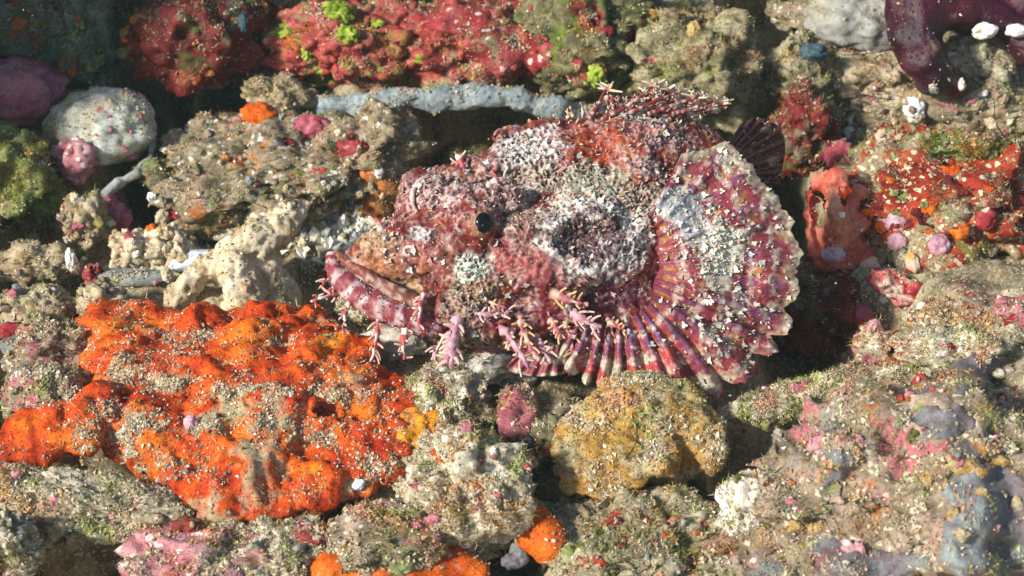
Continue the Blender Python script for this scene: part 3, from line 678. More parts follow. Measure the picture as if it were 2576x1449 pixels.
# cream coral chunk with an arch ------------------------------------------
cb = hit(600, 720, 0); DC = float((cb - CAM) @ FWD) - .006
cp = lambda u, v, dd=0.: pt(u, v, DC + dd)
s = K * DC
f = Field(cp(600, 650) - .032, cp(600, 650) + .032, .0006)
for (u0, v0, r0, d0, u1, v1, r1, d1) in [(455, 745, 34, -.004, 530, 680, 42, -.002), (530, 680, 42, -.002, 640, 610, 48, 0), (640, 610, 48, 0, 715, 560, 44, .004), (715, 560, 44, .004, 740, 540, 36, .005),
                                         (590, 670, 50, -.004, 610, 760, 52, -.006), (650, 640, 55, .003, 690, 760, 62, .006), (610, 740, 50, -.004, 690, 760, 60, .006), (450, 745, 34, -.004, 440, 800, 30, -.003)]:
    f.cone(cp(u0, v0, d0), cp(u1, v1, d1), r0 * s, r1 * s, .002)
f.cone(cp(528, 745, -.03), cp(522, 740, .03), 32 * s, 36 * s, .002, sub=True)
f.cone(cp(632, 640, -.03), cp(640, 650, -.004), 16 * s, 12 * s, .002, sub=True)
V, F = f.skin(); V = roughen(V, F, (8, 1.5, 3), (2.4, .8, 2))
cc = thing('coral_chunk', V, F, M['cream'], 'cream dead coral chunk with an arched hole above the orange sponge', 'coral')
dress(cc, V, F, 420, 200, lo=-.4, tl=.0012)

# big orange sponge --------------------------------------------------------
POLY = np.array([(215, 800), (240, 765), (320, 760), (400, 770), (560, 775), (620, 762), (800, 772), (900, 825), (960, 885), (1000, 935), (1040, 1000), (1125, 1110), (1090, 1160), (1010, 1215), (900, 1240), (850, 1280), (600, 1315), (510, 1290), (430, 1230), (340, 1160), (250, 1120), (130, 1165), (20, 1200), (-30, 1100), (80, 1035), (210, 1020), (235, 930), (205, 850)], float)
def inside(u, v, poly):
    r = np.zeros(np.shape(u), bool); n = len(poly)
    for i in range(n):
        (x0, y0), (x1, y1) = poly[i], poly[(i + 1) % n]
        r ^= ((y0 > v) != (y1 > v)) & (u < (x1 - x0) * (v - y0) / (y1 - y0 + 1e-9) + x0)
    return r
def edged(u, v, poly):
    d = np.full(np.shape(u), 1e9); n = len(poly)
    for i in range(n):
        a, b = poly[i], poly[(i + 1) % n]; ab = b - a
        t = np.clip(((u - a[0]) * ab[0] + (v - a[1]) * ab[1]) / (ab @ ab), 0, 1)
        d = np.minimum(d, np.hypot(u - a[0] - t * ab[0], v - a[1] - t * ab[1]))
    return d
rg = np.random.default_rng(3)
lum = []
while len(lum) < 150:
    u, v = rg.uniform(-20, 1130), rg.uniform(770, 1310)
    if not inside(u, v, POLY): continue
    e = float(edged(u, v, POLY)); r = min(e * .95, rg.uniform(38, 78))
    if r < 16: continue
    if any(math.hypot(u - a, v - b) < .42 * (r + c) for a, b, c in lum) and rg.random() < .8: continue
    lum.append((u, v, r))
lum += [(620, 905, 85), (660, 920, 60), (268, 800, 44), (225, 840, 30), (560, 1010, 70), (340, 1000, 55), (1050, 1080, 60), (730, 990, 40), (470, 1210, 60), (630, 1235, 70)]
cs = [hit(u, v, .013 if (u < 260 and v > 1000) else .005) for u, v, r in lum]
f = Field(np.min(cs, 0) - .014, np.max(cs, 0) + np.array([.014, .014, .014]), .0008)
for (u, v, r), c in zip(lum, cs):
    s = K * float((c - CAM) @ FWD); R = r * s
    f.ell(c + np.array([0, 0, .0]) , np.array([R * 1.1, R * 1.4, R * .85]), .0034)
for (u, v, r) in [(925, 1255, 22), (560, 1060, 14), (820, 1050, 22), (910, 1070, 16), (820, 1190, 10), (390, 930, 10)]:
    c = hit(u, v, .008); f.ell(c, np.array([r * 1.5, r, r * 1.6]) * 1.2e-4, .001, sub=True)
V, F = f.skin(); V = roughen(V, F, (16, 3.2, 3), (6, 1.5, 3), (2.0, .45, 3))
os_ = thing('orange_sponge', V, F, M['orange'], 'big lumpy bright orange sponge dusted with sand before the fish', 'sponge')
ORV, ORF = V, F
P, N = sample(V, F, 6500, sandw(.0, 10., .04, .42, 2.)); v_, f_, c_ = grains(P, N, .00011, .00050)
part('sand_grains', v_, f_, M['grain'], os_, c_, False, kind='stuff')
def cracks(c, n):
    u, v = project(c); wv = 0
    for (u0, v0, ru, rv, g) in [(270, 1110, 60, 60, 3), (330, 1180, 60, 40, 3), (640, 985, 90, 14, 2.5), (420, 965, 80, 14, 2), (560, 1075, 110, 12, 2), (850, 1000, 70, 25, 1.3), (820, 1100, 70, 25, 1.3), (360, 1060, 60, 20, 2), (700, 1050, 60, 25, 1), (950, 1170, 50, 30, 1.3), (310, 930, 50, 25, 1), (480, 850, 60, 20, 1), (700, 860, 30, 12, 1)]:
        wv = wv + g * np.exp(-(((u - u0) / ru) ** 2 + ((v - v0) / rv) ** 2))
    return wv * (n[:, 2] > .1) * (.1 + ss(-.25, .2, fbm(c / .006 + 9, 3)))
P, N = sample(V, F, 13000, cracks); v_, f_, c_ = grains(P, N, .00013, .00058)
part('sand_grains', v_, f_, M['grain'], os_, c_, False, kind='stuff')
P, N = sample(V, F, 800, lambda c, n: ss(.0, .4, fbm(c / .008 + 2, 2))); v_, f_, c_ = blades(P, N, .001, .0035, .00016, TURFC)
part('algal_turf', v_, f_, M['blade'], os_, c_, False, kind='stuff')
LB = [(1040, 1065, 40), (1075, 1090, 46), (1095, 1115, 34), (1055, 1125, 38), (1020, 1100, 40), (1085, 1055, 26)]
cs = [hit(u, v, .0075) for u, v, r_ in LB]; f = Field(np.min(cs, 0) - .012, np.max(cs, 0) + .012, .0007)
for (u, v, r_), c in zip(LB, cs): R = r_ * pxat(c); f.ell(c, np.array([R, R * 1.3, R * .9]), .0025)
LVv, LFf = f.skin(); LVv = roughen(LVv, LFf, (8, 1.8, 3), (3, .6, 3))
lobe = part('sponge_lobe', LVv, LFf, M['yorange'], os_, label='yellow-orange lobe of the sponge, brighter than the rest')
P, N = sample(LVv, LFf, 300, sandw(.0, 9., .0, .4, 2.)); v_, f_, c_ = grains(P, N, .00012, .0005); part('sand_grains', v_, f_, M['grain'], lobe, c_, False, kind='stuff')
# slim weed strands standing on the sponge
for i, (u, v, hh) in enumerate([(430, 890, 110), (600, 890, 90), (850, 1000, 110), (735, 1120, 100), (215, 1150, 120)]):
    b = hit(u, v, .010); A = []
    for k in range(8):
        A.append(b + np.array([.0012 * math.sin(k * 1.1 + i), 0, hh * 1.16e-4 * k / 7 - .002]))
    S, Fi = ico(2); VV = []; FF = []; CC = []
    for k in range(7):
        for j in range(3):
            c = A[k] + (A[k + 1] - A[k]) * j / 3 + RNG.normal(size=3) * .0003
            r = .00045 * (1 + .5 * RNG.normal()) * (1.2 - k / 9); FF.append(Fi + len(S) * len(VV)); VV.append(c + S * max(r, .0002)); CC.append(np.repeat(np.array([TURFC[RNG.integers(0, 4)]]), len(S), 0))
    o = thing('weed_strand', np.concatenate(VV), np.concatenate(FF), M['blade'], 'slim brown sediment-beaded weed strand standing on the orange sponge', 'weed', 'weed strands on the orange sponge', cols=np.concatenate(CC))

# ochre sponge rock --------------------------------------------------------
DO = hit(1610, 1110, .010)
f = Field(DO - np.array([.030, .03, .028]), DO + np.array([.030, .034, .034]), .0007)
s = pxat(DO); op = lambda u, v, dd=0.: pt(u, v, float((DO - CAM) @ FWD) + dd)
for (u, v, ru, rv, dd) in [(1600, 1060, 165, 95, .004), (1480, 1110, 95, 60, .0), (1740, 1090, 85, 75, .004), (1560, 1150, 140, 60, -.004), (1450, 1190, 55, 35, -.003), (1520, 1200, 70, 32, -.005), (1610, 1010, 120, 60, .010), (1780, 1130, 45, 40, .002), (1650, 1140, 60, 40, -.006), (1430, 1120, 40, 30, -.002), (1720, 1020, 60, 50, .006)]:
    f.ell(op(u, v, dd), np.array([ru, 90, rv]) * s, .002)
f.ell(op(1690, 1235, -.010), np.array([60, 160, 24]) * s, .002, sub=True)
f.ell(op(1670, 1165, .004), np.array([120, 80, 50]) * s, .002)
V, F = f.skin(); V = roughen(V, F, (9, 1.5, 3), (3, .9, 3), (1.3, .25, 2))
oc = thing('ochre_sponge', V, F, M['ochre'], 'ochre yellow sponge lump dusted with sand below the pectoral fin', 'sponge')
dress(oc, V, F, 4200, 2200, lo=-.3, tl=.0016)

# orange sponge skirt and orange lobe at the bottom ------------------------
def lumps(name, mat, label, cat, L, base, h=.0007, k=.0025, dy=1.2, rz=1., fine=((8, .9, 3), (2.5, .3, 2)), group=None):
    cs = [hit(u, v, base) for (u, v, r) in L]
    f = Field(np.min(cs, 0) - .012, np.max(cs, 0) + .012, h)
    for (u, v, r), c in zip(L, cs):
        R = r * pxat(c); f.ell(c, np.array([R, R * dy, R * rz]), k)
    V, F = f.skin(); V = roughen(V, F, *fine)
    return thing(name, V, F, M[mat], label, cat, group), V, F
o, V, F = lumps('orange_sponge', 'orange2', 'smooth deep orange sponge skirting the pinkish grainy rock', 'sponge', [(850, 1395, 40), (830, 1430, 50), (900, 1430, 55), (960, 1445, 55), (1030, 1440, 55), (1100, 1420, 50), (1140, 1380, 35), (1100, 1345, 28), (1160, 1420, 40), (1200, 1440, 32), (1080, 1330, 18)], .004)
dress(o, V, F, 160, 0, lo=-.3)
o, V, F = lumps('orange_sponge', 'orange2', 'plump orange sponge lobe below the grainy boulder', 'sponge', [(1310, 1275, 38), (1340, 1310, 50), (1370, 1350, 52), (1380, 1375, 45), (1330, 1345, 40)], .006, dy=.9)
dress(o, V, F, 260, 120, lo=-.3, tl=.0014)
o, V, F = lumps('grey_tunicate', 'tunicate', 'small blue-grey tunicate beside the orange lobe', 'tunicate', [(1300, 1375, 20), (1312, 1400, 22), (1288, 1412, 20), (1308, 1360, 14)], .003, dy=.9, h=.0005, fine=((5, 1.0, 3), (2, .5, 2)))

# salmon sponge column with pits, crimson sponge, nodules ------------------
DS = float((hit(2090, 560, .012) - CAM) @ FWD) - .012
sp_ = lambda u, v, dd=0.: pt(u, v, DS + dd)
s = K * DS
f = Field(sp_(2085, 560) - .026, sp_(2085, 560) + .028, .0006)
for (u, v, r, dd) in [(2100, 450, 32, 0), (2105, 490, 34, 0), (2100, 530, 36, -.001), (2105, 570, 36, 0), (2100, 610, 38, .001), (2050, 500, 22, .004), (2042, 540, 22, .004), (2045, 585, 22, .004), (2060, 620, 30, .003), (2085, 650, 38, .003), (2130, 650, 34, .004), (2070, 460, 22, .004), (2130, 520, 26, .004), (2130, 590, 28, .004), (2150, 560, 40, .008), (2160, 640, 46, .008), (2150, 490, 36, .008), (2120, 690, 36, .008)]:
    f.ell(sp_(u, v, dd), np.array([r, r * 1.2, r]) * s, .0016)
for (u, v, r) in [(2062, 520, 22), (2068, 550, 19), (2056, 598, 16), (2066, 620, 13), (2120, 500, 10)]:
    f.ell(sp_(u, v, -.002), np.array([r, r * 3.4, r * 1.3]) * s, .001, sub=True)
V, F = f.skin(); V = roughen(V, F, (7, 1.2, 3), (2.4, .55, 3))
o = thing('salmon_sponge', V, F, M['salmon'], 'knobbly salmon pink sponge column with deep red pits beside the fin', 'sponge')
dress(o, V, F, 260, 200, lo=-.3, tl=.0014)
def pebble(name, mat, label, cat, u, v, a, b, D, seed, rough=.18, lvl=3, rot=0., dep=.7, group=None, smooth=True, freq=1.6, fine=()):
    S, Fi = ico(lvl); c = pt(u, v, D); s = K * D
    th = math.radians(rot); A = math.cos(th) * RGT + math.sin(th) * UPV; B = -math.sin(th) * RGT + math.cos(th) * UPV
    L = S * (1 + rough * fbm(S * freq + seed * 3.3, 3))[:, None]
    V = c + (L[:, :1] * A * a + L[:, 1:2] * B * b - L[:, 2:] * FWD * min(a, b) * dep) * s
    for la in fine: V = roughen(V, Fi, la)
    return thing(name, V, Fi, M[mat], label, cat, group, smooth=smooth)
def surf_depth(u, v, objs):
    """depth of the first of these meshes under the given picture point"""
    dep = bpy.context.evaluated_depsgraph_get(); best = None
    d = Vector(ray(u, v)); L = d.length
    ok, loc, n, i, ob, m = scene.ray_cast(dep, Vector(CAM), d / L)
    return (Vector(loc) - Vector(CAM)).dot(Vector(FWD)) if ok else .62
bpy.context.view_layer.update()
NOD = [('sponge_nodule', 'nodule', 'lilac nodule with spiky edge at the foot of the salmon sponge', 2097, 640, 30, 20, 71.1, 0),
       ('sponge_nodule', 'nodule', 'long knobbly lilac nodule on the red sponge rock', 2255, 562, 38, 26, 71.7, -35),
       ('sponge_nodule', 'nodule', 'lilac nodule just below the long knobbly one', 2258, 610, 26, 24, 72.2, 0),
       ('sponge_nodule', 'nodule', 'single lilac nodule above the sandy rock', 2362, 618, 27, 28, 72.9, 0),
       ('shell_nodule', 'peach', 'yellow and cream shell nodule touching the crimson sponge', 2190, 668, 28, 22, 73.4, 0),
       ('shell_nodule', 'peach', 'smooth peach pebble nodule above the crimson sponge', 2295, 660, 17, 25, 73.8, 20),
       ('shell_nodule', 'shell', 'small white chip on the red sponge rock', 2118, 540, 8, 8, 74.1, 0),
       ('round_sponge', 'redpink', 'round red sponge knob in the shade of the green algae cushion', 2480, 550, 30, 30, 74.7, 0),
       ('round_sponge', 'mauve', 'mauve crust knob between the dark hollow and the pink crust', 2170, 795, 28, 34, 75.1, 0)]
o = pebble('algae_mound', 'green', 'yellow-green algae cushion on top of the red sponge rock', 'algae', 2395, 372, 130, 34, surf_depth(2395, 372, None) - .001, 15.8, .35, 5, 3, 1.0, fine=FUZZ)
V = np.array([v.co[:] for v in o.data.vertices]) + np.array(o.location); dress(o, V, ico(5)[1], 900, 4200, tcol=GREENC, tl=.0022)
for (nm, mt, lab, u, v, a, b, sd, rt) in NOD:
    pebble(nm, mt, lab, 'nodule', u, v, a, b, surf_depth(u, v, None) - .0008, sd, .16, 4, rt, fine=[(1.6, .35, 2)])
o = pebble('crimson_sponge', 'lozenge', 'crimson and cream lozenge sponge jutting out below the red sponge rock', 'sponge', 2265, 728, 84, 36, surf_depth(2265, 690, None) - .006, 76.3, .22, 5, -24, .9, fine=[(6, 1.3, 3), (2, .55, 3)])
V = np.array([v.co[:] for v in o.data.vertices]) + np.array(o.location); dress(o, V, ico(5)[1], 260, 200, tl=.0014)
for i, (u, v) in enumerate([(2225, 752), (2320, 770)]):
    pebble('worm_tube', 'shell', 'frilly white worm tube under the crimson sponge', 'worm tube', u, v, 14, 10, surf_depth(u, v, None) - .0006, 77 + i, .5, 3, 30, group='white worm tubes under the crimson sponge', freq=3)
pebble('weed_frond', 'turf', 'pale beige weed frond hanging beside the yellow shell nodule', 'weed', 2165, 700, 13, 22, surf_depth(2165, 690, None) - .001, 78.2, .5, 3, -20, freq=2.5)

def drape(name, mat, label, cat, poly, thick, step=7, veins=0, wob=9, wsz=40, par=None):
    poly = np.array(poly, float)
    us = np.arange(poly[:, 0].min(), poly[:, 0].max() + step, step); vs_ = np.arange(poly[:, 1].min(), poly[:, 1].max() + step, step)
    U, W = np.meshgrid(us, vs_, indexing='ij')
    wq = np.stack([U / wsz, W / wsz, np.zeros_like(U)], -1)
    e = edged(U, W, poly) * np.where(inside(U, W, poly), 1, -1) + wob * fbm(wq, 3)
    dep = bpy.context.evaluated_depsgraph_get(); D = np.full(U.shape, np.nan)
    for i in range(U.shape[0]):
        for j in range(U.shape[1]):
            if e[i, j] < -12: continue
            d = Vector(ray(U[i, j], W[i, j])); L = d.length
            ok, loc, n, k, ob, m = scene.ray_cast(dep, Vector(CAM), d / L)
            if ok: D[i, j] = (Vector(loc) - Vector(CAM)).dot(Vector(FWD))
    msk = ~np.isnan(D); D0_ = np.where(msk, D, 0); wgt = msk.astype(float)
    for _ in range(6):
        D1 = D0_.copy(); w1 = wgt.copy()
        for sx, sy in ((1, 0), (-1, 0), (0, 1), (0, -1)):
            D1 += np.roll(np.roll(D0_, sx, 0), sy, 1); w1 += np.roll(np.roll(wgt, sx, 0), sy, 1)
        D0_, wgt = D1 / 5, w1 / 5
    Ds = D0_ / np.maximum(wgt, 1e-6)
    r = np.abs(fbm(np.stack([U / 60, W / 60, np.full_like(U, 3.)], -1), 3))
    vein = np.exp(-(r / .07) ** 2) * veins
    lift = thick * ss(-10, 22, e) - .0025 * ss(0, -12, e) + vein
    g = CAM + (FWD + (U[..., None] - PXW / 2) * K * RGT - (W[..., None] - PXH / 2) * K * UPV) * (Ds - lift)[..., None]
    ok = msk & (e > -11)
    I = -np.ones(U.shape, int); I[ok] = np.arange(ok.sum())
    q = np.stack([I[:-1, :-1], I[:-1, 1:], I[1:, 1:], I[1:, :-1]], -1).reshape(-1, 4); q = q[(q >= 0).all(1)]
    V = g[ok]; V = roughen(V, q, (5, .5, 2))
    o = thing(name, V, q, M[mat], label, cat); return o, V, q
# red crusts: thin lobed sheets creeping over the rock -----------------------
bpy.context.view_layer.update()
for (lab, poly) in [('lobed red coralline crust above the grey branch', [(1180, 80), (1290, 65), (1395, 130), (1385, 170), (1300, 200), (1200, 180), (1165, 125)]),
                    ('broad red coralline crust near the lime flecked rock', [(1030, 15), (1180, -20), (1260, 20), (1240, 75), (1150, 100), (1060, 75)]),
                    ('narrow red crust frill touching the grey branch', [(1110, 150), (1210, 165), (1300, 205), (1200, 215), (1120, 195)]),
                    ('small red crust beside the olive boulder', [(1275, -20), (1350, -20), (1345, 30), (1290, 45)]),
                    ('red-pink crust on the lime flecked rock', [(730, 0), (840, 0), (860, 60), (820, 100), (760, 80)]),
                    ('thin red crust streak below the lime tufts', [(850, 110), (940, 150), (960, 195), (900, 185), (860, 150)]),
                    ('round red crust on the olive boulder', [(1425, 155), (1475, 160), (1485, 200), (1440, 210)]),
                    ('little red crust high on the olive boulder', [(1450, 30), (1500, 30), (1495, 75), (1465, 75)])]:
    o, V, q = drape('red_crust', 'redpink', lab, 'algae', poly, .0017, step=6, wob=26, wsz=34)
    dress(o, V, q, 420, 260, tl=.0018, up=-.3)
bpy.context.view_layer.update()

# lime algae flecks
for i, (u, v, a, b) in enumerate([(850, 40, 34, 26), (875, 85, 26, 22), (845, 15, 30, 12), (725, 85, 20, 14), (950, 60, 16, 10), (770, 130, 12, 18), (1500, 190, 22, 28)]):
    pebble('lime_algae', 'lime', 'small lime green algae tuft on the red crusted rocks', 'algae', u, v, a, b, surf_depth(u, v, None) - .001, 80 + i, .45, 4, 0, .6, group='lime algae tufts', freq=2.2, fine=[(2, .6, 2)])
for i, (u, v, a, b, mt, lab) in enumerate([(612, 55, 12, 26, 'teal', 'small dark blue sponge speck on the red rocks'), (1640, 40, 26, 16, 'ochre', 'yellow weed clump on the small beige boulder'), (1745, 75, 18, 22, 'ochre', 'yellow weed finger hanging from the beige boulder'), (650, 290, 42, 34, 'orange2', 'dull orange sponge patch on the hollowed knob'), (785, 320, 44, 32, 'mauve', 'dusky mauve stone under the grey branch'), (880, 375, 46, 20, 'redpink', 'pink-red algae patch on the rock below the grey branch'), (2300, 275, 26, 30, 'shell', 'white bumpy sponge chip on the brown ledge'), (2245, 255, 32, 14, 'cream', 'cream coral stick lying on the brown ledge'), (2220, 345, 18, 20, 'peach', 'peach pebble under the brown ledge'), (2045, 130, 34, 20, 'teal', 'dark teal sponge spot below the pale grey sheet'), (1330, 1110, 12, 16, 'teal', 'small blue sponge spot in the hole by the ochre sponge'), (1243, 1138, 9, 13, 'shell', 'tiny bright white shell on the grainy boulder'), (902, 1218, 14, 13, 'blueshell', 'round grey snail shell on the orange sponge'), (470, 1322, 40, 20, 'darkred', 'dark red glossy sponge patch above the pink rock'), (2010, 1280, 18, 4, 'shell', 'white sliver of shell on the broad mound'), (480, 1065, 18, 22, 'nodule', 'pale lilac crust fleck on the orange sponge')]):
    o = pebble('reef_growth', mt, lab, 'growth', u, v, a, b, surf_depth(u, v, None) - .0007, 90 + i * 1.3, .3, 4, 0, .7, freq=2.0, fine=[(2.2, .4, 2)])

# grey tunicate sheets draped on the broad mound ---------------------------
bpy.context.view_layer.update()
for (lab, poly, th) in [('grey and purple tunicate sheet with yellow edge up the slope', [(2290, 975), (2370, 930), (2450, 900), (2500, 880), (2520, 910), (2500, 960), (2420, 990), (2330, 1000)], .0009),
                        ('dusky mauve tunicate sheet round a dark hollow', [(2250, 1060), (2330, 1020), (2420, 1030), (2460, 1060), (2400, 1110), (2300, 1120)], .0009),
                        ('grey-brown tunicate tongue beside the pink knob', [(2040, 1180), (2100, 1130), (2160, 1125), (2175, 1160), (2140, 1200), (2070, 1220)], .0009),
                        ('large veined grey-purple tunicate sheet with orange spots', [(2340, 1449), (2380, 1330), (2370, 1230), (2440, 1180), (2540, 1170), (2600, 1220), (2600, 1470), (2340, 1470)], .0012),
                        ('grey-teal tunicate sheet below the pink knob', [(2050, 1320), (2120, 1370), (2250, 1390), (2340, 1380), (2350, 1470), (2080, 1470), (2040, 1400)], .0009),
                        ('pale blue-grey tunicate strip above the orange spots', [(2390, 1150), (2470, 1100), (2540, 1090), (2560, 1130), (2480, 1165)], .003)]:
    o, V, q = drape('tunicate_sheet', 'tunicate', lab, 'tunicate', poly, th, veins=.0010, wob=16)
    dress(o, V, q, 420, 0, lo=.0)
for i, (u, v, a, b) in enumerate([(2420, 1175, 40, 18), (2510, 1165, 34, 22), (2460, 1190, 24, 14), (2560, 1280, 16, 30), (2400, 1300, 14, 26), (2420, 1345, 20, 16), (2330, 1210, 14, 22), (2000, 1330, 18, 26), (2060, 1330, 30, 16), (2370, 985, 26, 10), (2330, 945, 26, 10), (2470, 1240, 14, 16)]):
    pebble('orange_patch', 'ochre', 'ochre orange spot of sponge along the grey tunicate sheets', 'sponge', u, v, a, b, surf_depth(u, v, None), 120 + i, .35, 4, 0, .35, group='ochre spots on the tunicate sheets', freq=2, fine=[(3, .4, 2)])

# spots of crust, weed and sponge scattered on the rocks --------------------
rs = np.random.default_rng(77)
SPOTS = [('sponge_spot', 'rust', 'sponge', 'rusty sponge spot on the dim boulders past the mauve rock', 200, 90, 200, 90, 12, 8, 26),
         ('weed_spot', 'green', 'weed', 'green weed spot on the dim boulders past the mauve rock', 190, 100, 190, 100, 14, 8, 26),
         ('coralline_spot', 'mauve', 'algae', 'mauve spot on the round pale shell', 260, 320, 110, 80, 8, 5, 16),
         ('sponge_spot', 'rust', 'sponge', 'rusty spot on the deep red rocks', 520, 120, 150, 100, 10, 8, 22),
         ('coralline_spot', 'pink', 'algae', 'pink coralline spot on the broad mound', 2200, 1180, 330, 230, 20, 10, 34),
         ('weed_spot', 'green', 'weed', 'green weed spot on the broad mound', 2100, 1150, 280, 240, 16, 8, 24),
         ('sponge_spot', 'rust', 'sponge', 'rust sponge spot on the broad mound', 2200, 1150, 320, 200, 12, 6, 18),
         ('sponge_spot', 'redrock', 'sponge', 'deep red sponge spot on the turf before the ochre sponge', 1600, 1340, 220, 90, 14, 10, 30),
         ('weed_spot', 'green', 'weed', 'green weed spot on the turf before the ochre sponge', 1600, 1370, 230, 80, 12, 8, 24),
         ('sponge_spot', 'orange2', 'sponge', 'bright red-orange sponge spot on the red sponge rock', 2350, 500, 230, 130, 14, 8, 26),
         ('sponge_spot', 'darkred', 'sponge', 'dark red hollow-looking sponge spot on the red sponge rock', 2380, 470, 220, 110, 10, 14, 36),
         ('weed_spot', 'green', 'weed', 'green weed spot on the red sponge rock', 2400, 450, 200, 110, 12, 8, 22),
         ('coralline_spot', 'mauve', 'algae', 'mauve coralline spot on the slope below the algae rock', 200, 650, 190, 160, 8, 8, 20),
         ('coralline_spot', 'redpink', 'algae', 'pink-red coralline spot on the pitted brown rock', 760, 380, 250, 100, 12, 6, 20),
         ('weed_spot', 'olive', 'weed', 'dark olive weed spot on the pitted brown rock', 700, 400, 270, 110, 14, 8, 26),
         ('sponge_spot', 'redpink', 'sponge', 'red sponge spot on the olive boulder behind the dorsal fin', 1480, 120, 170, 110, 14, 6, 20),
         ('coralline_spot', 'pink', 'algae', 'pink coralline spot on the sandy slab', 250, 1240, 260, 70, 10, 8, 26),
         ('coralline_spot', 'mauve', 'algae', 'mauve coralline spot on the grainy boulder', 1170, 1200, 160, 170, 10, 6, 20),
         ('sponge_spot', 'orange2', 'sponge', 'orange sponge spot on the grainy boulder', 1120, 1150, 150, 200, 8, 5, 14),
         ('coralline_spot', 'pink', 'algae', 'pink coralline spot on the brown ledge by the maroon sponge', 2330, 290, 230, 70, 12, 5, 16),
         ('coralline_spot', 'redpink', 'algae', 'pink-red spot on the rocks below the crimson sponge', 2380, 900, 190, 110, 12, 6, 22),
         ('sponge_spot', 'rust', 'sponge', 'orange-brown sponge spot on the lime flecked rock', 880, 120, 160, 90, 12, 8, 26)]
for (nm, mt, cat, lab, u0, v0, ru, rv, n, s0, s1) in SPOTS:
    for k in range(n):
        u = u0 + ru * rs.uniform(-1, 1); v = v0 + rv * rs.uniform(-1, 1); a = s0 + (s1 - s0) * rs.random() ** 1.8
        if not (0 < u < 2576 and 0 < v < 1449): continue
        pebble(nm, mt, lab, cat, u, v, a, a * rs.uniform(.5, .95), surf_depth(u, v, None) + .0003, rs.uniform(0, 90), .6, 3, rs.uniform(-60, 60), .22, group=lab + 's', freq=1.5, fine=[(4, .8, 3), (1.6, .4, 2)])
bpy.context.view_layer.update()

# dark twiggy hydroids -----------------------------------------------------
def wire(P, r, n=6):
    P = np.asarray(P); VV = []; FF = []
    t = np.gradient(P, axis=0); t /= np.linalg.norm(t, axis=1)[:, None] + 1e-12
    for i, p in enumerate(P):
        a = np.cross(t[i], [.3, .5, .8]); a /= np.linalg.norm(a); b = np.cross(t[i], a)
        rr = r[i] if np.ndim(r) else r
        for k in range(n): VV.append(p + rr * (a * math.cos(2 * math.pi * k / n) + b * math.sin(2 * math.pi * k / n)))
    for i in range(len(P) - 1):
        for k in range(n): FF.append((i * n + k, i * n + (k + 1) % n, (i + 1) * n + (k + 1) % n, (i + 1) * n + k))
    return np.array(VV), np.array(FF)
def merge(parts):
    VV, FF, n = [], [], 0
    for v, f in parts: VV.append(v); FF.append(f + n); n += len(v)
    return np.concatenate(VV), np.concatenate(FF)
HY = [((2130, 300), (2090, 150), 'dark twiggy hydroid rising beside the pale grey sheet'), ((2230, 135), (2100, 125), 'thin dark twig leaning across the pale grey sheet'), ((2300, 240), (2140, 245), 'thin dark twig lying on the rubble below the maroon sponge'), ((2540, 360), (2480, 240), 'dark twiggy hydroid on the brown ledge'), ((2500, 330), (2570, 215), 'fine dark twig at the end of the brown ledge'), ((1560, 1180), (1600, 1050), 'single fine strand on the ochre sponge')]
for i, ((u0, v0), (u1, v1), lab) in enumerate(HY):
    d = surf_depth(u0, v0, None); A = pt(u0, v0, d + .002); B = pt(u1, v1, d - .010)
    ps = []; kk = np.linspace(0, 1, 14)[:, None]
    main = A + (B - A) * kk + np.stack([.002 * np.sin(kk[:, 0] * 5 + i), 0 * kk[:, 0], .0015 * np.sin(kk[:, 0] * 4 + 2 * i)], 1)
    ps.append(wire(main, np.linspace(.00022, .00010, 14)))
    for j in range(6 if i < 5 else 1):
        k0 = 3 + j * 2 - (j > 4); k0 = min(k0, 12)
        d2 = RNG.normal(size=3) * .004 + (B - A) * .18
        q = np.linspace(0, 1, 6)[:, None]; ps.append(wire(main[k0] + d2 * q + np.array([0, 0, .001]) * q ** 2, .00009))
    V, F = merge(ps); thing('hydroid', V, F, M['hydroid'], lab, 'hydroid')

# loose rubble lying about -------------------------------------------------
bpy.context.view_layer.update()
protos = []
for k in range(10):
    S, Fi = ico(4); sc = np.array([1, .6 + .4 * rg.random(), .45 + .4 * rg.random()])
    V = S * (1 + .38 * fbm(S * 1.5 + k * 9.1, 4))[:, None] * sc; V = V + vnorm(V, Fi) * (.05 * fbm(V * 6, 2))[:, None]
    me = mesh_np('rubble_piece', V, Fi); me.materials.append(M[['rubble', 'cream', 'sandrock', 'midrock', 'pinksand', 'rubble', 'cream', 'greyshell', 'whitecrust', 'turf'][k]]); protos.append(me)
ZONES = [(230, 620, 200, 130, 34, 8, 26, 'rubble piece on the slope below the algae rock', 'rubble below the algae rock'),
         (880, 560, 130, 90, 34, 6, 17, 'rubble piece in the shell gravel before the snout', 'rubble in the shell gravel'),
         (2330, 270, 240, 80, 44, 7, 20, 'rubble piece lying on the brown ledge by the maroon sponge', 'rubble on the brown ledge'),
         (750, 400, 260, 110, 26, 6, 16, 'rubble piece lodged on the pitted brown rock', 'rubble on the brown rock'),
         (1150, 1150, 170, 200, 30, 4, 9, 'chip strewn over the grainy grey-beige boulder', 'chips on the grainy boulder'),
         (300, 1250, 280, 90, 34, 4, 10, 'chip strewn over the sandy slab', 'chips on the sandy slab'),
         (650, 1030, 330, 220, 26, 3, 8, 'chip resting on the orange sponge', 'chips on the orange sponge'),
         (2150, 1200, 330, 220, 34, 4, 9, 'chip strewn over the broad mound', 'chips on the broad mound'),
         (1600, 1350, 220, 90, 20, 4, 9, 'chip in the turf in front of the ochre sponge', 'chips before the ochre sponge'),
         (2380, 850, 160, 120, 18, 4, 9, 'chip on the sandy rock below the crimson sponge', 'chips below the crimson sponge')]
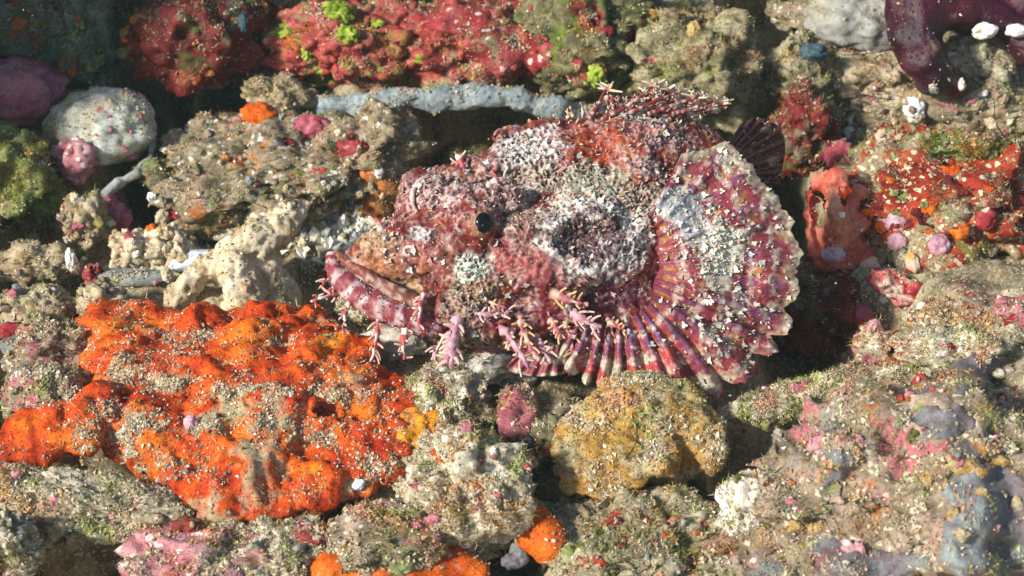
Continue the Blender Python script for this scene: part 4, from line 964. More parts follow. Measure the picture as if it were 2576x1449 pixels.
LOOK = ['tan crumbly', 'cream angular', 'sandy beige', 'brown pitted', 'pinkish sandy', 'lumpy tan', 'flattish cream', 'smooth grey', 'white crusted', 'fuzzy beige']
dep = bpy.context.evaluated_depsgraph_get()
for (u0, v0, ru, rv, n, smn, smx, lab, grp) in ZONES:
    for _ in range(n):
        u = u0 + ru * rg.uniform(-1, 1); v = v0 + rv * rg.uniform(-1, 1)
        if not (-20 < u < 2596 and -20 < v < 1469): continue
        d = Vector(ray(u, v)); ok, loc, nn, i, ob, m = scene.ray_cast(dep, Vector(CAM), d / d.length)
        if not ok: continue
        s = rg.uniform(smn, smx) if rg.random() < .5 else rg.uniform(smn, (smn + smx) / 2)
        s = s * K * (Vector(loc) - Vector(CAM)).dot(Vector(FWD))
        k = int(rg.integers(0, 10)); lk = LOOK[k]
        o = link('rubble_piece', protos[k], None, None, Vector(loc) + nn * s * .25, label=lk + ' ' + lab, category='stone', group=lk + ' ' + grp)
        o.rotation_euler = rg.uniform(0, 6.28, 3); o.scale = (s, s, s)

# specks adrift in the water
rs = np.random.default_rng(8); n = 90
P = np.array([pt(rs.uniform(-100, 2676), rs.uniform(-60, 700) if k % 3 else rs.uniform(0, 1449), rs.uniform(.50, .62)) for k in range(n)])
v, f, c = grains(P, np.tile(-FWD, (n, 1)), .00012, .00042, np.array([(.75, .72, .60), (.70, .62, .40)]), np.array([.5, .5]))
link('marine_snow', mesh_np('marine_snow', v, f, c, False), M['grain'], kind='stuff')

# ------------------------------------------------------------------ the scorpionfish
DF = 0.612
PX = K * DF
def fp(u, v, c=0.): return pt(u, v, DF - c * PX)
def fpv(U, W, C):
    D = DF - np.asarray(C) * PX
    return CAM + (FWD + (np.asarray(U)[..., None] - PXW / 2) * K * RGT - (np.asarray(W)[..., None] - PXH / 2) * K * UPV) * D[..., None]

fish = empty('scorpionfish', fp(1400, 900, -20) * np.array([1, 1, 0]) + np.array([0, 0, .002]), 'mottled red and cream scorpionfish with fanned pectoral fin and frilly chin tassels', 'fish')
corn = np.array([fp(u, v, c) for u in (790, 1950) for v in (250, 960) for c in (-330, 260)])
f = Field(corn.min(0), corn.max(0), 3.6 * PX)
k1 = 34 * PX
BODY = [  # picture place, height towards the viewer, radii along right, up and view axes
    (1170, 640, 20, 165, 150, 150), (1080, 620, 50, 130, 95, 120), (985, 655, 70, 105, 72, 95), (905, 680, 80, 60, 50, 70),
    (1340, 680, 20, 200, 170, 160), (1480, 640, 0, 190, 190, 150), (1300, 480, -50, 150, 115, 120), (1400, 430, -90, 170, 125, 130),
    (1560, 420, -120, 210, 135, 140), (1690, 440, -170, 150, 150, 130), (1780, 480, -220, 100, 130, 110), (1600, 590, -60, 170, 190, 140),
    (1420, 800, 20, 210, 95, 130), (1240, 800, 60, 190, 80, 120), (1120, 770, 80, 140, 70, 105), (1560, 790, -10, 150, 110, 120)]
AX3 = np.stack([RGT, UPV, -FWD], 1)
for (u, v, c, ru, rv, rc) in BODY: f.ell(fp(u, v, c), np.array([ru, rv, rc]) * PX, k1, M=AX3)
# brow ridges, far eye mound, cheek ridge, gill cover edge, jaw pits
for (u0, v0, c0, r0, u1, v1, c1, r1) in [(1150, 505, 120, 34, 1290, 500, 100, 30), (1060, 470, 60, 46, 1110, 520, 90, 44), (1105, 450, 60, 30, 1260, 420, 30, 36),
                                         (1230, 700, 165, 18, 1480, 690, 150, 16), (1290, 590, 150, 22, 1520, 560, 130, 26), (1000, 600, 130, 26, 1140, 640, 150, 26),
                                         (1270, 350, -20, 26, 1400, 330, -60, 34), (1500, 700, 130, 20, 1620, 560, 90, 26), (1175, 562, 80, 72, 1186, 564, 132, 66), (1055, 520, 40, 56, 1085, 500, 80, 50), (1180, 690, 160, 26, 1230, 740, 165, 22)]:
    f.cone(fp(u0, v0, c0), fp(u1, v1, c1), r0 * PX, r1 * PX, 16 * PX)
for (u, v, c, r) in [(1132, 662, 192, 30), (1245, 765, 180, 34), (1350, 610, 190, 40), (1475, 600, 160, 62), (1320, 765, 170, 40), (1230, 790, 175, 24), (1290, 455, 60, 40), (1520, 760, 140, 60)]:
    f.ell(fp(u, v, c), np.array([r * 1.3, r * .8, r * .7]) * PX, 14 * PX, sub=True, M=AX3)
V, F = f.skin()
N = vnorm(V, F); U_, W_ = project(V)
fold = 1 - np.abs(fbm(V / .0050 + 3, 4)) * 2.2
V = V + N * (fbm(V / .010, 3) * .0010 + fold * .0006)[:, None]
# colouring of the hide: outlined patches, plus painted gill and crease shade
def mixp(C, col, w): return C + (np.array(col) - C) * np.clip(w, 0, 1)[:, None]
def spot(u, v, ru, rv, p=2.0, wob=.5):
    d = np.sqrt(((U_ - u) / ru) ** 2 + ((W_ - v) / rv) ** 2) + wob * NZ
    return ss(1.15, .65, d)
NZ = fbm(V / .0055 + 4, 4) * .8
N2 = fbm(V / .002 + 8, 3)
d1, d2 = worley(V / .0016); cell = d2 - d1
lace = ss(.30, .08, cell)
C = np.tile(np.array([.155, .018, .015]), (len(V), 1))
C = mixp(C, (.30, .040, .012), spot(1560, 400, 250, 130)); C = mixp(C, (.10, .008, .014), spot(1700, 440, 110, 120) * .8)
C = mixp(C, (.33, .075, .07), spot(1360, 660, 130, 60) * .8); C = mixp(C, (.33, .12, .05), spot(960, 660, 110, 70)); C = mixp(C, (.36, .19, .05), spot(1010, 720, 60, 30))
C = mixp(C, (.30, .10, .085), spot(1090, 640, 80, 70) * .8); C = mixp(C, (.13, .012, .020), spot(1330, 790, 180, 60)); C = mixp(C, (.06, .006, .02), spot(1540, 730, 110, 60))  # the last, darkest spot paints the gill shadow into the skin
C = mixp(C, (.22, .10, .05), spot(1250, 870, 260, 40) * .5)
C = mixp(C, (.34, .10, .03), ss(.2, .6, fbm(V / .006 + 21, 3)) * .55)
C = mixp(C, (.46, .32, .28), lace * ss(-.1, .35, fbm(V / .007 + 13, 3)) * .7)
PALE = np.zeros(len(V))
for (u, v, ru, rv, col, g) in [(1335, 375, 95, 62, (.60, .58, .56), 1.), (1400, 450, 150, 50, (.52, .46, .36), .9), (1510, 470, 90, 60, (.36, .40, .28), .9), (1500, 550, 130, 50, (.55, .53, .50), .95),
                               (1530, 640, 120, 50, (.55, .54, .52), .75), (1420, 590, 40, 70, (.50, .45, .36), .8), (1110, 470, 90, 45, (.56, .44, .42), .55), (1190, 730, 70, 80, (.34, .26, .17), .8), (1170, 790, 70, 60, (.38, .28, .20), .7),
                               (1190, 668, 50, 42, (.60, .72, .58), 1.), (950, 610, 55, 32, (.44, .33, .18), .7), (1640, 290, 120, 30, (.48, .48, .42), .8), (1650, 340, 70, 40, (.46, .36, .34), .5), (1650, 500, 120, 40, (.44, .40, .30), .7),
                               (1250, 480, 80, 60, (.50, .36, .32), .6), (1060, 590, 40, 22, (.62, .66, .64), .8), (1300, 540, 60, 60, (.46, .34, .28), .6), (1620, 420, 50, 30, (.46, .44, .42), .5)]:
    wgt = spot(u, v, ru, rv) * g
    C = mixp(C, col, wgt * (.10 + .90 * np.clip(lace + .25 * (N2 > .2), 0, 1))); PALE = np.maximum(PALE, wgt)
rg0 = np.sqrt(((U_ - 1485) / 112) ** 2 + ((W_ - 600) / 88) ** 2) + .25 * NZ
C = mixp(C, (.60, .57, .50), np.exp(-((rg0 - 1) / .22) ** 2) * (.25 + .75 * lace)); C = mixp(C, (.05, .008, .016), ss(.85, .6, rg0) * .9); C = mixp(C, (.55, .54, .52), ss(.8, .6, rg0) * ss(.35, .6, fbm(V / .0025 + 31, 3))); 
C = mixp(C, (.55, .50, .42), ss(.62, .9, fbm(V / .0016 + 2, 2)) * .7)
C = mixp(C, (.05, .004, .006), ss(.1, -.6, fold) * .7)  # furrows of the folds darkened, crease shade put into the colour
C *= (1 + .40 * N2)[:, None]
V = V + N * ((PALE * (lace - .4) * .0011) + .00042 * N2)[:, None]
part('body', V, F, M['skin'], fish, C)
BV, BF, BPALE = V, F, PALE

# thin pale skin flaps and cirri, too many to count
def flaps(V, F, n, wfn, smin, smax, cols, name='skin_flaps', parent=None, wide=.55):
    P, N = sample(V, F, n, wfn); n = len(P)
    L = smin + (smax - smin) * RNG.random(n) ** 2; d = N * .8 + RNG.normal(size=(n, 3)) * .45 + RGT * .35; d /= np.linalg.norm(d, axis=1)[:, None]
    s = np.cross(d, N + RNG.normal(size=(n, 3)) * .3); s /= np.linalg.norm(s, axis=1)[:, None] + 1e-9; b = np.cross(d, s)
    Wd = L * wide * (.5 + .8 * RNG.random(n)); L = L[:, None]; Wd = Wd[:, None]
    r0, r1, r2 = P - d * L * .1, P + d * L * .5 + b * L * .05, P + d * L * .85 + b * L * .4
    th = N * L * .06
    VV = np.stack([r0 - s * Wd * .4, r0 + s * Wd * .4, r1 - s * Wd * .55, r1 + s * Wd * .5, r2 + s * Wd * .1, r0 + b * L * .12, r1 + b * L * .14], 1)
    FF = np.array([(0, 1, 3), (0, 3, 2), (2, 3, 4), (1, 0, 5), (0, 2, 6), (0, 6, 5), (3, 1, 5), (3, 5, 6), (2, 4, 6), (4, 3, 6)])[None] + 7 * np.arange(n)[:, None, None]
    cc = np.asarray(cols)[RNG.integers(0, len(cols), n)] * (.75 + .5 * RNG.random((n, 1)))
    part(name, VV.reshape(-1, 3), FF.reshape(-1, 3), M['flap'], parent or fish, np.repeat(cc, 7, 0), True, kind='stuff')
PALEC = [(.54, .47, .36), (.48, .42, .34), (.58, .54, .47), (.44, .31, .22), (.50, .31, .22)]
from mathutils import kdtree
def palew(c, n):
    u, v = project(c); q = 0
    for (u0, v0, ru, rv) in [(1335, 375, 95, 60), (1420, 470, 190, 70), (1540, 560, 130, 100), (1180, 740, 80, 110), (1120, 470, 110, 50), (1650, 500, 120, 60), (1640, 300, 140, 40), (1300, 540, 90, 70), (1000, 620, 120, 60)]:
        q = q + np.exp(-(((u - u0) / ru) ** 2 + ((v - v0) / rv) ** 2) * 1.5)
    return q
flaps(BV, BF, 1700, palew, .0006, .0024, PALEC, wide=.4)
P, N = sample(BV, BF, 330, lambda c, n: .25 + palew(c, n)); FRILL = (P, N)
flaps(BV, BF, 1400, lambda c, n: 1.0 + 0 * n[:, 0], .0006, .0018, [(.58, .36, .24), (.62, .50, .38), (.50, .26, .18)], wide=.3)
flaps(BV, BF, 120, near_px(1560, 400, 200, 90), .0012, .0030, [(.60, .42, .26), (.62, .54, .44)], wide=.3)
P, N = sample(BV, BF, 120, palew); v_, f_, c_ = grains(P, N, .0002, .0006); part('sand_grains', v_, f_, M['grain'], fish, c_, False, kind='stuff')

# the near eye ------------------------------------------------------------
def sphere_part(name, c, r, lvl, parent, colfn, mat, shape=(1, 1, 1)):
    S, Fi = ico(lvl); V = c + (S * np.array(shape)) @ AX3.T * r; return part(name, V, Fi, mat, parent, colfn(S))
def glossy(name, col, rough=.06):
    m, nt, b = newmat(name); pos = nt.nodes.new('ShaderNodeNewGeometry').outputs['Position']
    nt.links.new(mixc(nt, noise_node(nt, pos, 300, 3), tuple(x * .6 for x in col), tuple(x * 1.4 for x in col)), b.inputs['Base Color'])
    b.inputs['Roughness'].default_value = rough; b.inputs['Specular IOR Level'].default_value = .6; return m
M['pupil'] = glossy('pupil_black', (.005, .006, .008), .2); M['pupil'].node_tree.nodes['Principled BSDF'].inputs['Specular IOR Level'].default_value = .22
M['iris'] = glossy('iris_orange', (.34, .12, .04), .4)
ec = fp(1196, 563, 152); ax_e = np.array([.52, .02, .85]); ax_e /= np.linalg.norm(ax_e)     # the eye looks right of the viewer
def eyecol(S):
    cs = S @ ax_e; q = S - cs[:, None] * ax_e; e1 = np.cross(ax_e, [0, 1, 0]); e1 /= np.linalg.norm(e1); e2 = np.cross(ax_e, e1)
    th = np.arctan2(q @ e2, q @ e1); st = .5 + .5 * np.sin(th * 26 + 2.2 * fbm(S * 3, 2)); rg_ = np.degrees(np.arccos(np.clip(cs, -1, 1)))
    C = np.tile(np.array([.34, .23, .15]), (len(S), 1)); C = C + (np.array([.20, .09, .05]) - C) * ss(.1, .5, fbm(S * 4 + 3, 3))[:, None]
    C = C + (np.array([.30, .08, .02]) - C) * (ss(.35, .65, st) * ss(33, 38, rg_))[:, None]
    C = C + (np.array([.14, .03, .018]) - C) * (ss(-.05, .35, q[:, 0] / .75 + .2 * fbm(S * 3, 2)) * ss(30, 36, rg_))[:, None]
    C = C + (np.array([.20, .022, .018]) - C) * (ss(44, 54, rg_ + 12 * fbm(S * 4, 2)))[:, None]
    return C
eye = sphere_part('eye', ec, 51 * PX, 5, fish, eyecol, M['skin'])
ew = AX3 @ ax_e
e1 = np.cross(ew, [0, 0, 1.]); e1 /= np.linalg.norm(e1); e2 = np.cross(ew, e1)
pc = ec + ew * 39 * PX
S, Fi = ico(4)
part('pupil', pc + (np.outer(S @ np.array([1., 0, 0]), e1) + np.outer(S[:, 1], e2) + np.outer(S[:, 2], ew) * .72) * 27 * PX, Fi, M['pupil'], eye)
th = np.linspace(0, 2 * math.pi, 41)
V, F = wire(np.array([ec + ew * 42 * PX + (math.cos(t) * e1 + math.sin(t) * e2) * 26 * PX for t in th]), 2.4 * PX, 8)
part('iris_ring', V, F, M['iris'], eye)
# the far eye is hidden by its brow; a pale crescent rims it
th = np.linspace(1.7, 4.2, 26)
V, F = wire(np.array([fp(1085 + 48 * math.cos(t), 497 - 54 * math.sin(t), 98 + 22 * abs(math.cos(t))) for t in th]), np.interp(th, [1.7, 2.9, 4.2], [3, 7, 3]) * PX, 8)
part('brow_rim', roughen(V, F, (1.5, .3, 2)), F, M['skin'], fish, np.tile(np.array([.56, .40, .36]), (len(V), 1)))

# lips --------------------------------------------------------------------
def striped_tube(P, r, n, a, b, freq, seed, extra=None):
    V, F = wire(P, r, n); m = len(P); t = np.repeat(np.linspace(0, 1, m), n)
    q = .55 * np.sin(t * freq * 6.283 + 2.2 * fbm(V / .005 + seed, 3)) + 1.1 * fbm(V / .0035 + seed * 2, 3); w = ss(.1, .6, q) * (.65 + .35 * ss(-.2, .3, fbm(V / .0013 + seed, 2)))
    C = np.array(a) + (np.array(b) - np.array(a)) * w[:, None]; C = C * (1 + .35 * fbm(V / .0015 + seed, 2))[:, None]
    return V, F, C
def spline(P, n):
    P = np.asarray(P, float); t = np.linspace(0, len(P) - 1, n); i = np.clip(t.astype(int), 0, len(P) - 2); f_ = (t - i)[:, None]
    p0 = P[np.maximum(i - 1, 0)]; p1 = P[i]; p2 = P[i + 1]; p3 = P[np.minimum(i + 2, len(P) - 1)]
    return .5 * (2 * p1 + (p2 - p0) * f_ + (2 * p0 - 5 * p1 + 4 * p2 - p3) * f_ ** 2 + (3 * p1 - p0 - 3 * p2 + p3) * f_ ** 3)
low = spline([(838, 640, 95, 13), (842, 680, 125, 24), (880, 722, 150, 31), (940, 760, 168, 35), (1000, 790, 178, 35), (1060, 815, 180, 28), (1120, 830, 172, 14)], 70)
V, F, C = striped_tube(fpv(low[:, 0], low[:, 1], low[:, 2]), low[:, 3] * PX, 26, (.25, .040, .048), (.58, .44, .42), 9, 1.)
V = roughen(V, F, (5, .8, 3), (1.6, .4, 2)); part('lower_lip', V, F, M['skin'], fish, C); LV, LF = V, F
upl = spline([(846, 634, 98, 8), (874, 662, 132, 14), (921, 693, 158, 18), (981, 729, 174, 20), (1048, 761, 180, 18), (1100, 788, 174, 10)], 60)
V, F, C = striped_tube(fpv(upl[:, 0], upl[:, 1], upl[:, 2]), upl[:, 3] * PX, 20, (.20, .055, .035), (.44, .30, .22), 5, 5.)
V = roughen(V, F, (4, .7, 3), (1.5, .35, 2)); part('upper_lip', V, F, M['skin'], fish, C)
# thin pale line of the mouth between the lips
ml = spline([(850, 655, 116, 3), (880, 682, 147, 4), (930, 712, 169, 4.5), (985, 745, 182, 4.5), (1040, 776, 186, 3)], 40)
V, F, C = striped_tube(fpv(ml[:, 0], ml[:, 1], ml[:, 2]), ml[:, 3] * PX, 8, (.34, .20, .20), (.46, .34, .34), 3, 2.)
part('mouth_membrane', V, F, M['flap'], fish, C)
flaps(LV, LF, 420, lambda c, n: .1 + ss(-.1, .3, fbm(c / .004 + 7, 2)), .0004, .0012, [(.54, .42, .40), (.46, .32, .30), (.34, .10, .11)], wide=.6)
# nostril: a short pale tube
nc = fp(1030, 632, 168); th = np.linspace(0, 2 * math.pi, 25)
V, F = wire(np.array([nc + (math.cos(t) * RGT + math.sin(t) * UPV * .85 + .25 * math.sin(2 * t) * -FWD) * 13 * PX for t in th]), 5 * PX, 8)
part('nostril', V, F, M['flap'], fish, np.tile(np.array([.55, .36, .34]), (len(V), 1)))

# tassels: flattened stalks with comb-like branchlets ----------------------
def tassel(name, r, t, wd, c0, c1, nb, seed, cols, bend=0., blen=.6, parent=None, taper=.35):
    rs = np.random.default_rng(int(seed * 100)); n = 16
    q = np.linspace(0, 1, n); du, dv = t[0] - r[0], t[1] - r[1]; L = math.hypot(du, dv)
    U = r[0] + du * q - dv / L * bend * np.sin(q * 3.14); W = r[1] + dv * q + du / L * bend * np.sin(q * 3.14); Cc = c0 + (c1 - c0) * q + 8 * np.sin(q * 3.1)
    P = fpv(U, W, Cc); rad = wd * .40 * (1 - (1 - taper) * q ** 1.5) * (1 + .30 * rs.normal(size=n)).clip(.45, 1.7)
    V, F = wire(P, rad * PX, 12); V = roughen(V, F, (1.6, .6, 3))
    tq = np.repeat(q, 12); band = ss(.0, .5, np.sin(tq * (L / 7.) + 1.2 * rs.normal(size=n).repeat(12) * .4))
    C = np.array(cols[0]) + (np.array(cols[1]) - np.array(cols[0])) * band[:, None]
    parts = [(V, F)]; cs = [C]
    for j in range(nb):
        k = .12 + .88 * (j + rs.random() * .6) / nb; i = min(int(k * (n - 1)), n - 2); sd = 1 if rs.random() < .5 else -1
        nu, nv = -dv / L * sd, du / L * sd; bl = (wd * blen + 8) * rs.uniform(.25, 1.1); m = 6; qq = np.linspace(0, 1, m)
        fw = rs.uniform(-.2, 1.6)
        bu = U[i] + (nu + du / L * fw * qq) * bl * qq + nu * wd * .2; bv = W[i] + (nv + dv / L * fw * qq) * bl * qq + nv * wd * .2; bc = Cc[i] + rs.uniform(-10, 14) * qq
        v2, f2 = wire(fpv(bu, bv, bc), np.linspace(max(wd * .20, 4.2), 2.2, m) * PX, 6); parts.append((v2, f2))
        tt = np.repeat(qq, 6)[:, None]; cs.append(np.array(cols[0]) * (1 - tt) + np.array(cols[2]) * tt)
    V, F = merge(parts)
    return part(name, V, F, M['flap'], parent or fish, np.concatenate(cs))
MAUVE = [(.42, .19, .23), (.52, .32, .35), (.70, .52, .38)]
REDW = [(.44, .09, .09), (.70, .58, .53), (.72, .52, .38)]
ORG = [(.38, .12, .13), (.62, .40, .28), (.76, .48, .20)]
TS = [((882, 755), (862, 838), 13, 165, 185, 6, REDW, 4), ((952, 795), (928, 922), 17, 180, 215, 12, REDW, -6), ((1020, 825), (1018, 905), 20, 190, 215, 9, REDW, 4), ((1066, 735), (1055, 825), 13, 196, 215, 8, REDW, 5),
      ((1152, 800), (1136, 950), 44, 190, 225, 18, MAUVE, 6), ((1120, 850), (1085, 905), 14, 185, 205, 8, MAUVE, 3), ((1258, 820), (1332, 935), 24, 180, 215, 12, MAUVE, -5), ((1308, 795), (1346, 895), 22, 180, 205, 10, ORG, 6),
      ((1352, 850), (1384, 915), 24, 165, 195, 10, MAUVE, 0), ((1420, 815), (1442, 892), 20, 165, 195, 9, ORG, -4), ((1388, 738), (1478, 765), 24, 178, 200, 12, ORG, 4), ((1440, 785), (1512, 822), 26, 165, 190, 13, MAUVE, 5),
      ((1528, 805), (1575, 832), 20, 150, 175, 9, ORG, 3), ((842, 690), (800, 728), 9, 120, 140, 5, REDW, 2), ((850, 715), (794, 748), 10, 130, 155, 6, REDW, -2), ((866, 735), (782, 760), 11, 140, 165, 6, REDW, 3),
      ((1195, 790), (1288, 782), 16, 190, 200, 10, MAUVE, 5), ((1230, 760), (1275, 775), 9, 190, 205, 5, ORG, 0), ((1470, 850), (1500, 900), 18, 150, 180, 8, MAUVE, 2), ((1290, 830), (1280, 880), 10, 180, 200, 5, ORG, 2), ((1385, 800), (1420, 850), 16, 175, 195, 8, ORG, 2)]
for i, (r, t, wd, c0, c1, nb, cl, bd) in enumerate(TS): tassel('chin_tassel', r, t, wd, c0, c1, nb, i + 1.5, cl, bd)
for i, (r, t, wd, c0, c1, nb, cl, bd) in enumerate([((1170, 450), (1146, 382), 26, 70, 60, 4, REDW, 4), ((1165, 430), (1178, 400), 10, 70, 60, 1, REDW, 0), ((1255, 470), (1240, 430), 20, 90, 80, 3, REDW, 0), ((1135, 518), (1230, 468), 22, 150, 110, 3, [(.44, .22, .21), (.50, .30, .28), (.62, .46, .42)], 6), ((1225, 470), (1284, 446), 20, 110, 85, 3, [(.50, .28, .26), (.62, .52, .46), (.66, .56, .48)], -4), ((960, 585), (945, 548), 16, 100, 105, 6, REDW, 6), ((1065, 455), (1048, 490), 12, 110, 120, 3, [(.6, .5, .42), (.66, .58, .5), (.7, .6, .5)], 3)]):
    tassel('head_tentacle', r, t, wd, c0, c1, nb, i + 40.5, cl, bd, .5)
for i, (u, v) in enumerate([(1270, 350), (1295, 340), (1330, 322), (1360, 318), (1400, 305), (1425, 295), (1440, 290), (1465, 285)]):
    tassel('nape_spine', (u, v + 12), (u - 6 + 4 * (i % 3), v - 22), 7, -50 - i * 6, -50 - i * 6, 1, i + 60.2, [(.55, .30, .16), (.62, .48, .36), (.70, .50, .34)], 2)

# pectoral fin: a ribbed fan ---------------------------------------------
PC = (1530, 670)
ANG = np.array([54, 46, 42.2, 28.3, 13.4, 3.5, -7.1, -18, -28.8, -38.2, -45, -52, -66.8, -82, -97.7, -112, -122])
RAD = np.array([330, 380, 436, 446, 476, 488, 486, 486, 460, 448, 430, 385, 318, 306, 304, 280, 240.])
nr = 19; TH0, TH1 = 49.0, -116.0; SPC = (TH0 - TH1) / (nr - 1)
rays = np.linspace(TH0, TH1, nr)
def fin_c(th, r):
    """height of the fan above the fish plane"""
    tt = np.radians(th); x = r * np.cos(tt); y = r * np.sin(tt)
    return 20 + 135 * ss(60, 210, r) + 10 * np.sin(np.clip(r / 440, 0, 1) * 3.0) - .20 * np.maximum(x - 130, 0) - .26 * np.maximum(y, 0) + .10 * np.maximum(-y, 0) - 22 * ss(380, 490, r)
nth, nrr = 560, 130
th = np.linspace(52, -119, nth); rr = np.linspace(.16, 1, nrr)
Rm = np.interp(-th, -ANG, RAD)
wv = np.cumsum(np.random.default_rng(4).normal(size=nth)); wv = np.interp(th, th[::-1], wv[::-1])
ph = (TH0 - th) / SPC; ph = ph + .12 * np.sin(ph * 1.7) + .08 * np.sin(ph * 3.1 + 1); rid = np.cos(2 * math.pi * ph)
lowk = ss(10, -35, th)
sc = 1 - .075 * (.5 - .5 * rid) ** 4 * lowk - .02 * (.5 - .5 * rid) + .022 * fbm(np.stack([th / 2.2, th * 0, th * 0], -1), 3) + .016 * fbm(np.stack([ph * .9, 0 * th + 3, 0 * th], -1), 1) * lowk
RR = np.outer(Rm * sc, rr); TH = np.repeat(th[:, None], nrr, 1)
TH = TH + 5.0 * (rr ** 2)[None] * np.sin(np.radians(TH * 1.6)) - 4 * (rr[None] - .5) * ss(0, -60, TH)
U = PC[0] + RR * np.cos(np.radians(TH)); W = PC[1] - RR * np.sin(np.radians(TH))
q3 = np.stack([U / 55, W / 55, np.zeros_like(U)], -1)
n1 = fbm(q3, 3); n2 = fbm(q3 * 2.6 + 5, 3); n3 = fbm(q3 * 6 + 9, 2)
ridge = .5 + .5 * rid                                            # broad round rays, narrow grooves
Cc = fin_c(TH, RR) + (4.5 + 6 * lowk)[:, None] * (ridge[:, None] - .5) * ss(.2, .5, rr)[None] * (1 + .5 * n1) + 22 * fbm(q3 * .45, 2) + 3.5 * n2
Cc = Cc + lowk[:, None] * (rr ** 3)[None] * 12 * np.sin(2 * math.pi * ph + 1.3)[:, None]  # the lower petals overlap
Vt = fpv(U, W, Cc).reshape(-1, 3)
rid2 = ss(-.25, .35, rid)[:, None] * np.ones_like(rr)[None]
C = np.tile(np.array([.23, .036, .044]), (nth, nrr, 1))
def blend(C, col, wgt): return C + (np.array(col) - C) * np.clip(wgt, 0, 1)[..., None]
C = blend(C, (.21, .060, .12), rid2 * ss(-.3, .4, n1) * .85)
arcs = np.sin(RR / 11.5 + 1.3 * n1)
C = blend(C, (.34, .14, .040), (1 - rid2) * ss(-.1, .5, arcs) * ss(-.3, .4, n1 + .1) * .75)
C = blend(C, (.32, .12, .035), rid2 * ss(.3, .8, n1 + .5 * n2) * ss(-30, 0, TH) * .5)
lowr = ss(-22, -55, TH)
C = blend(C, (.42, .065, .055), lowr * ss(.5, .72, rr + .1 * n1) * ss(-.5, .3, np.sin(RR / 20 + 1.5 * n1)))
C = blend(C, (.15, .060, .13), lowr * ss(.80, .55, rr + .1 * n1) * rid2 * .95)
C = blend(C, (.33, .05, .04), lowr * ss(.8, .55, rr)[None] * (1 - rid2) * .6)
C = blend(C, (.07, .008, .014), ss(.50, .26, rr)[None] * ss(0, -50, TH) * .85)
white = 0
for (u, v, ru, rv, g) in [(1790, 600, 62, 42, 1.2), (1835, 625, 46, 50, 1.2), (1800, 690, 42, 55, 1.0), (1740, 545, 55, 55, .7), (1690, 520, 55, 50, .75), (1830, 410, 42, 30, .8), (1860, 760, 46, 44, .55), (1800, 840, 56, 50, .5), (1700, 500, 46, 36, .6), (1940, 520, 30, 50, .5), (1930, 440, 34, 46, .6)]:
    white = white + g * np.exp(-(((U - u) / ru) ** 2 + ((W - v) / rv) ** 2) * 1.3)
wm = ss(.34, .66, white + .42 * n2 + .25 * n3)
C = blend(C, (.48, .44, .34), wm * .8); C = blend(C, (.56, .54, .42), wm * ss(.85, 1.3, white + .5 * n2) * .8)
C = blend(C, (.30, .31, .34), wm * ss(130, 60, np.hypot(U - 1690, W - 545)) * .8)
edge = ss(.90, .99, rr + .05 * n1) * ss(-34, -12, TH); C = blend(C, (.40, .34, .21), edge * (.75 + .5 * n2))
tip = ss(.74, .82, rr)[None] * lowr; C = blend(C, (.50, .45, .31), tip * ss(.15, .5, np.sin(RR / 13 + ph[:, None] * 2.2 + 1.4 * n1)) * .9)
C = blend(C, (.46, .42, .30), ss(.55, .75, n2 + .4 * n3) * ss(.3, .4, rr)[None] * .8)
cream = ss(.35, .7, np.sin(RR / 9.2 + .8 * n1) * .6 + .7 * n2 + .35 * n3 + .1) * ss(.28, .4, rr)[None]
C = blend(C, (.50, .44, .33), cream * .42)
C = C * (1 + .38 * n3 + .2 * n2)[..., None]
I = np.arange(nth * nrr).reshape(nth, nrr)
Fq = np.stack([I[:-1, :-1], I[1:, :-1], I[1:, 1:], I[:-1, 1:]], -1).reshape(-1, 4)
back = Vt + FWD * 5 * PX
ring = np.concatenate([I[:, -1], I[-1, ::-1][1:], I[::-1, 0][1:], I[0, 1:-1]]); n0 = len(Vt)
side = np.stack([ring, ring + n0, np.roll(ring, -1) + n0, np.roll(ring, -1)], 1)
Va = np.concatenate([Vt, back]); Fa = np.concatenate([Fq, Fq[:, ::-1] + n0, side[:, ::-1]]); sgn = -(vnorm(Vt, Fq) @ FWD).mean()
if sgn < 0: Fa = Fa[:, ::-1]; Fq = Fq[:, ::-1]
fin = link('pectoral_fin', mesh_np('pectoral_fin', Va - np.array(fish.location), Fa, np.concatenate([C.reshape(-1, 3)] * 2)), M['fin'], fish)
# each ray a broad rib of its own, standing proud of the web
ridx = [int(np.argmin(np.abs(ph - k))) for k in range(nr)]
for k, i in enumerate(ridx):
    j = np.arange(6, nrr - 3, 2); P = fpv(U[i, j], W[i, j], Cc[i, j] - np.minimum(RR[i, j] * math.radians(SPC) * .20, 9) * .8)
    wd = RR[i, j] * math.radians(SPC) * .20
    V, F = wire(P, np.minimum(wd, 9) * np.interp(rr[j], [0, .8, 1], [1, 1, .5]) * PX, 10)
    V = roughen(V, F, (2.2, .25, 3)); part('fin_ray', V, F, M['fin'], fin, np.repeat(C[i, j] * np.array([1.0, .95, 1.05]), 10, 0))
FT = Vt; FF_ = Fq
FN = vnorm(FT, FF_).reshape(nth, nrr, 3); FN = FN * np.sign(-(FN @ FWD))[..., None]; FP = FT.reshape(nth, nrr, 3)
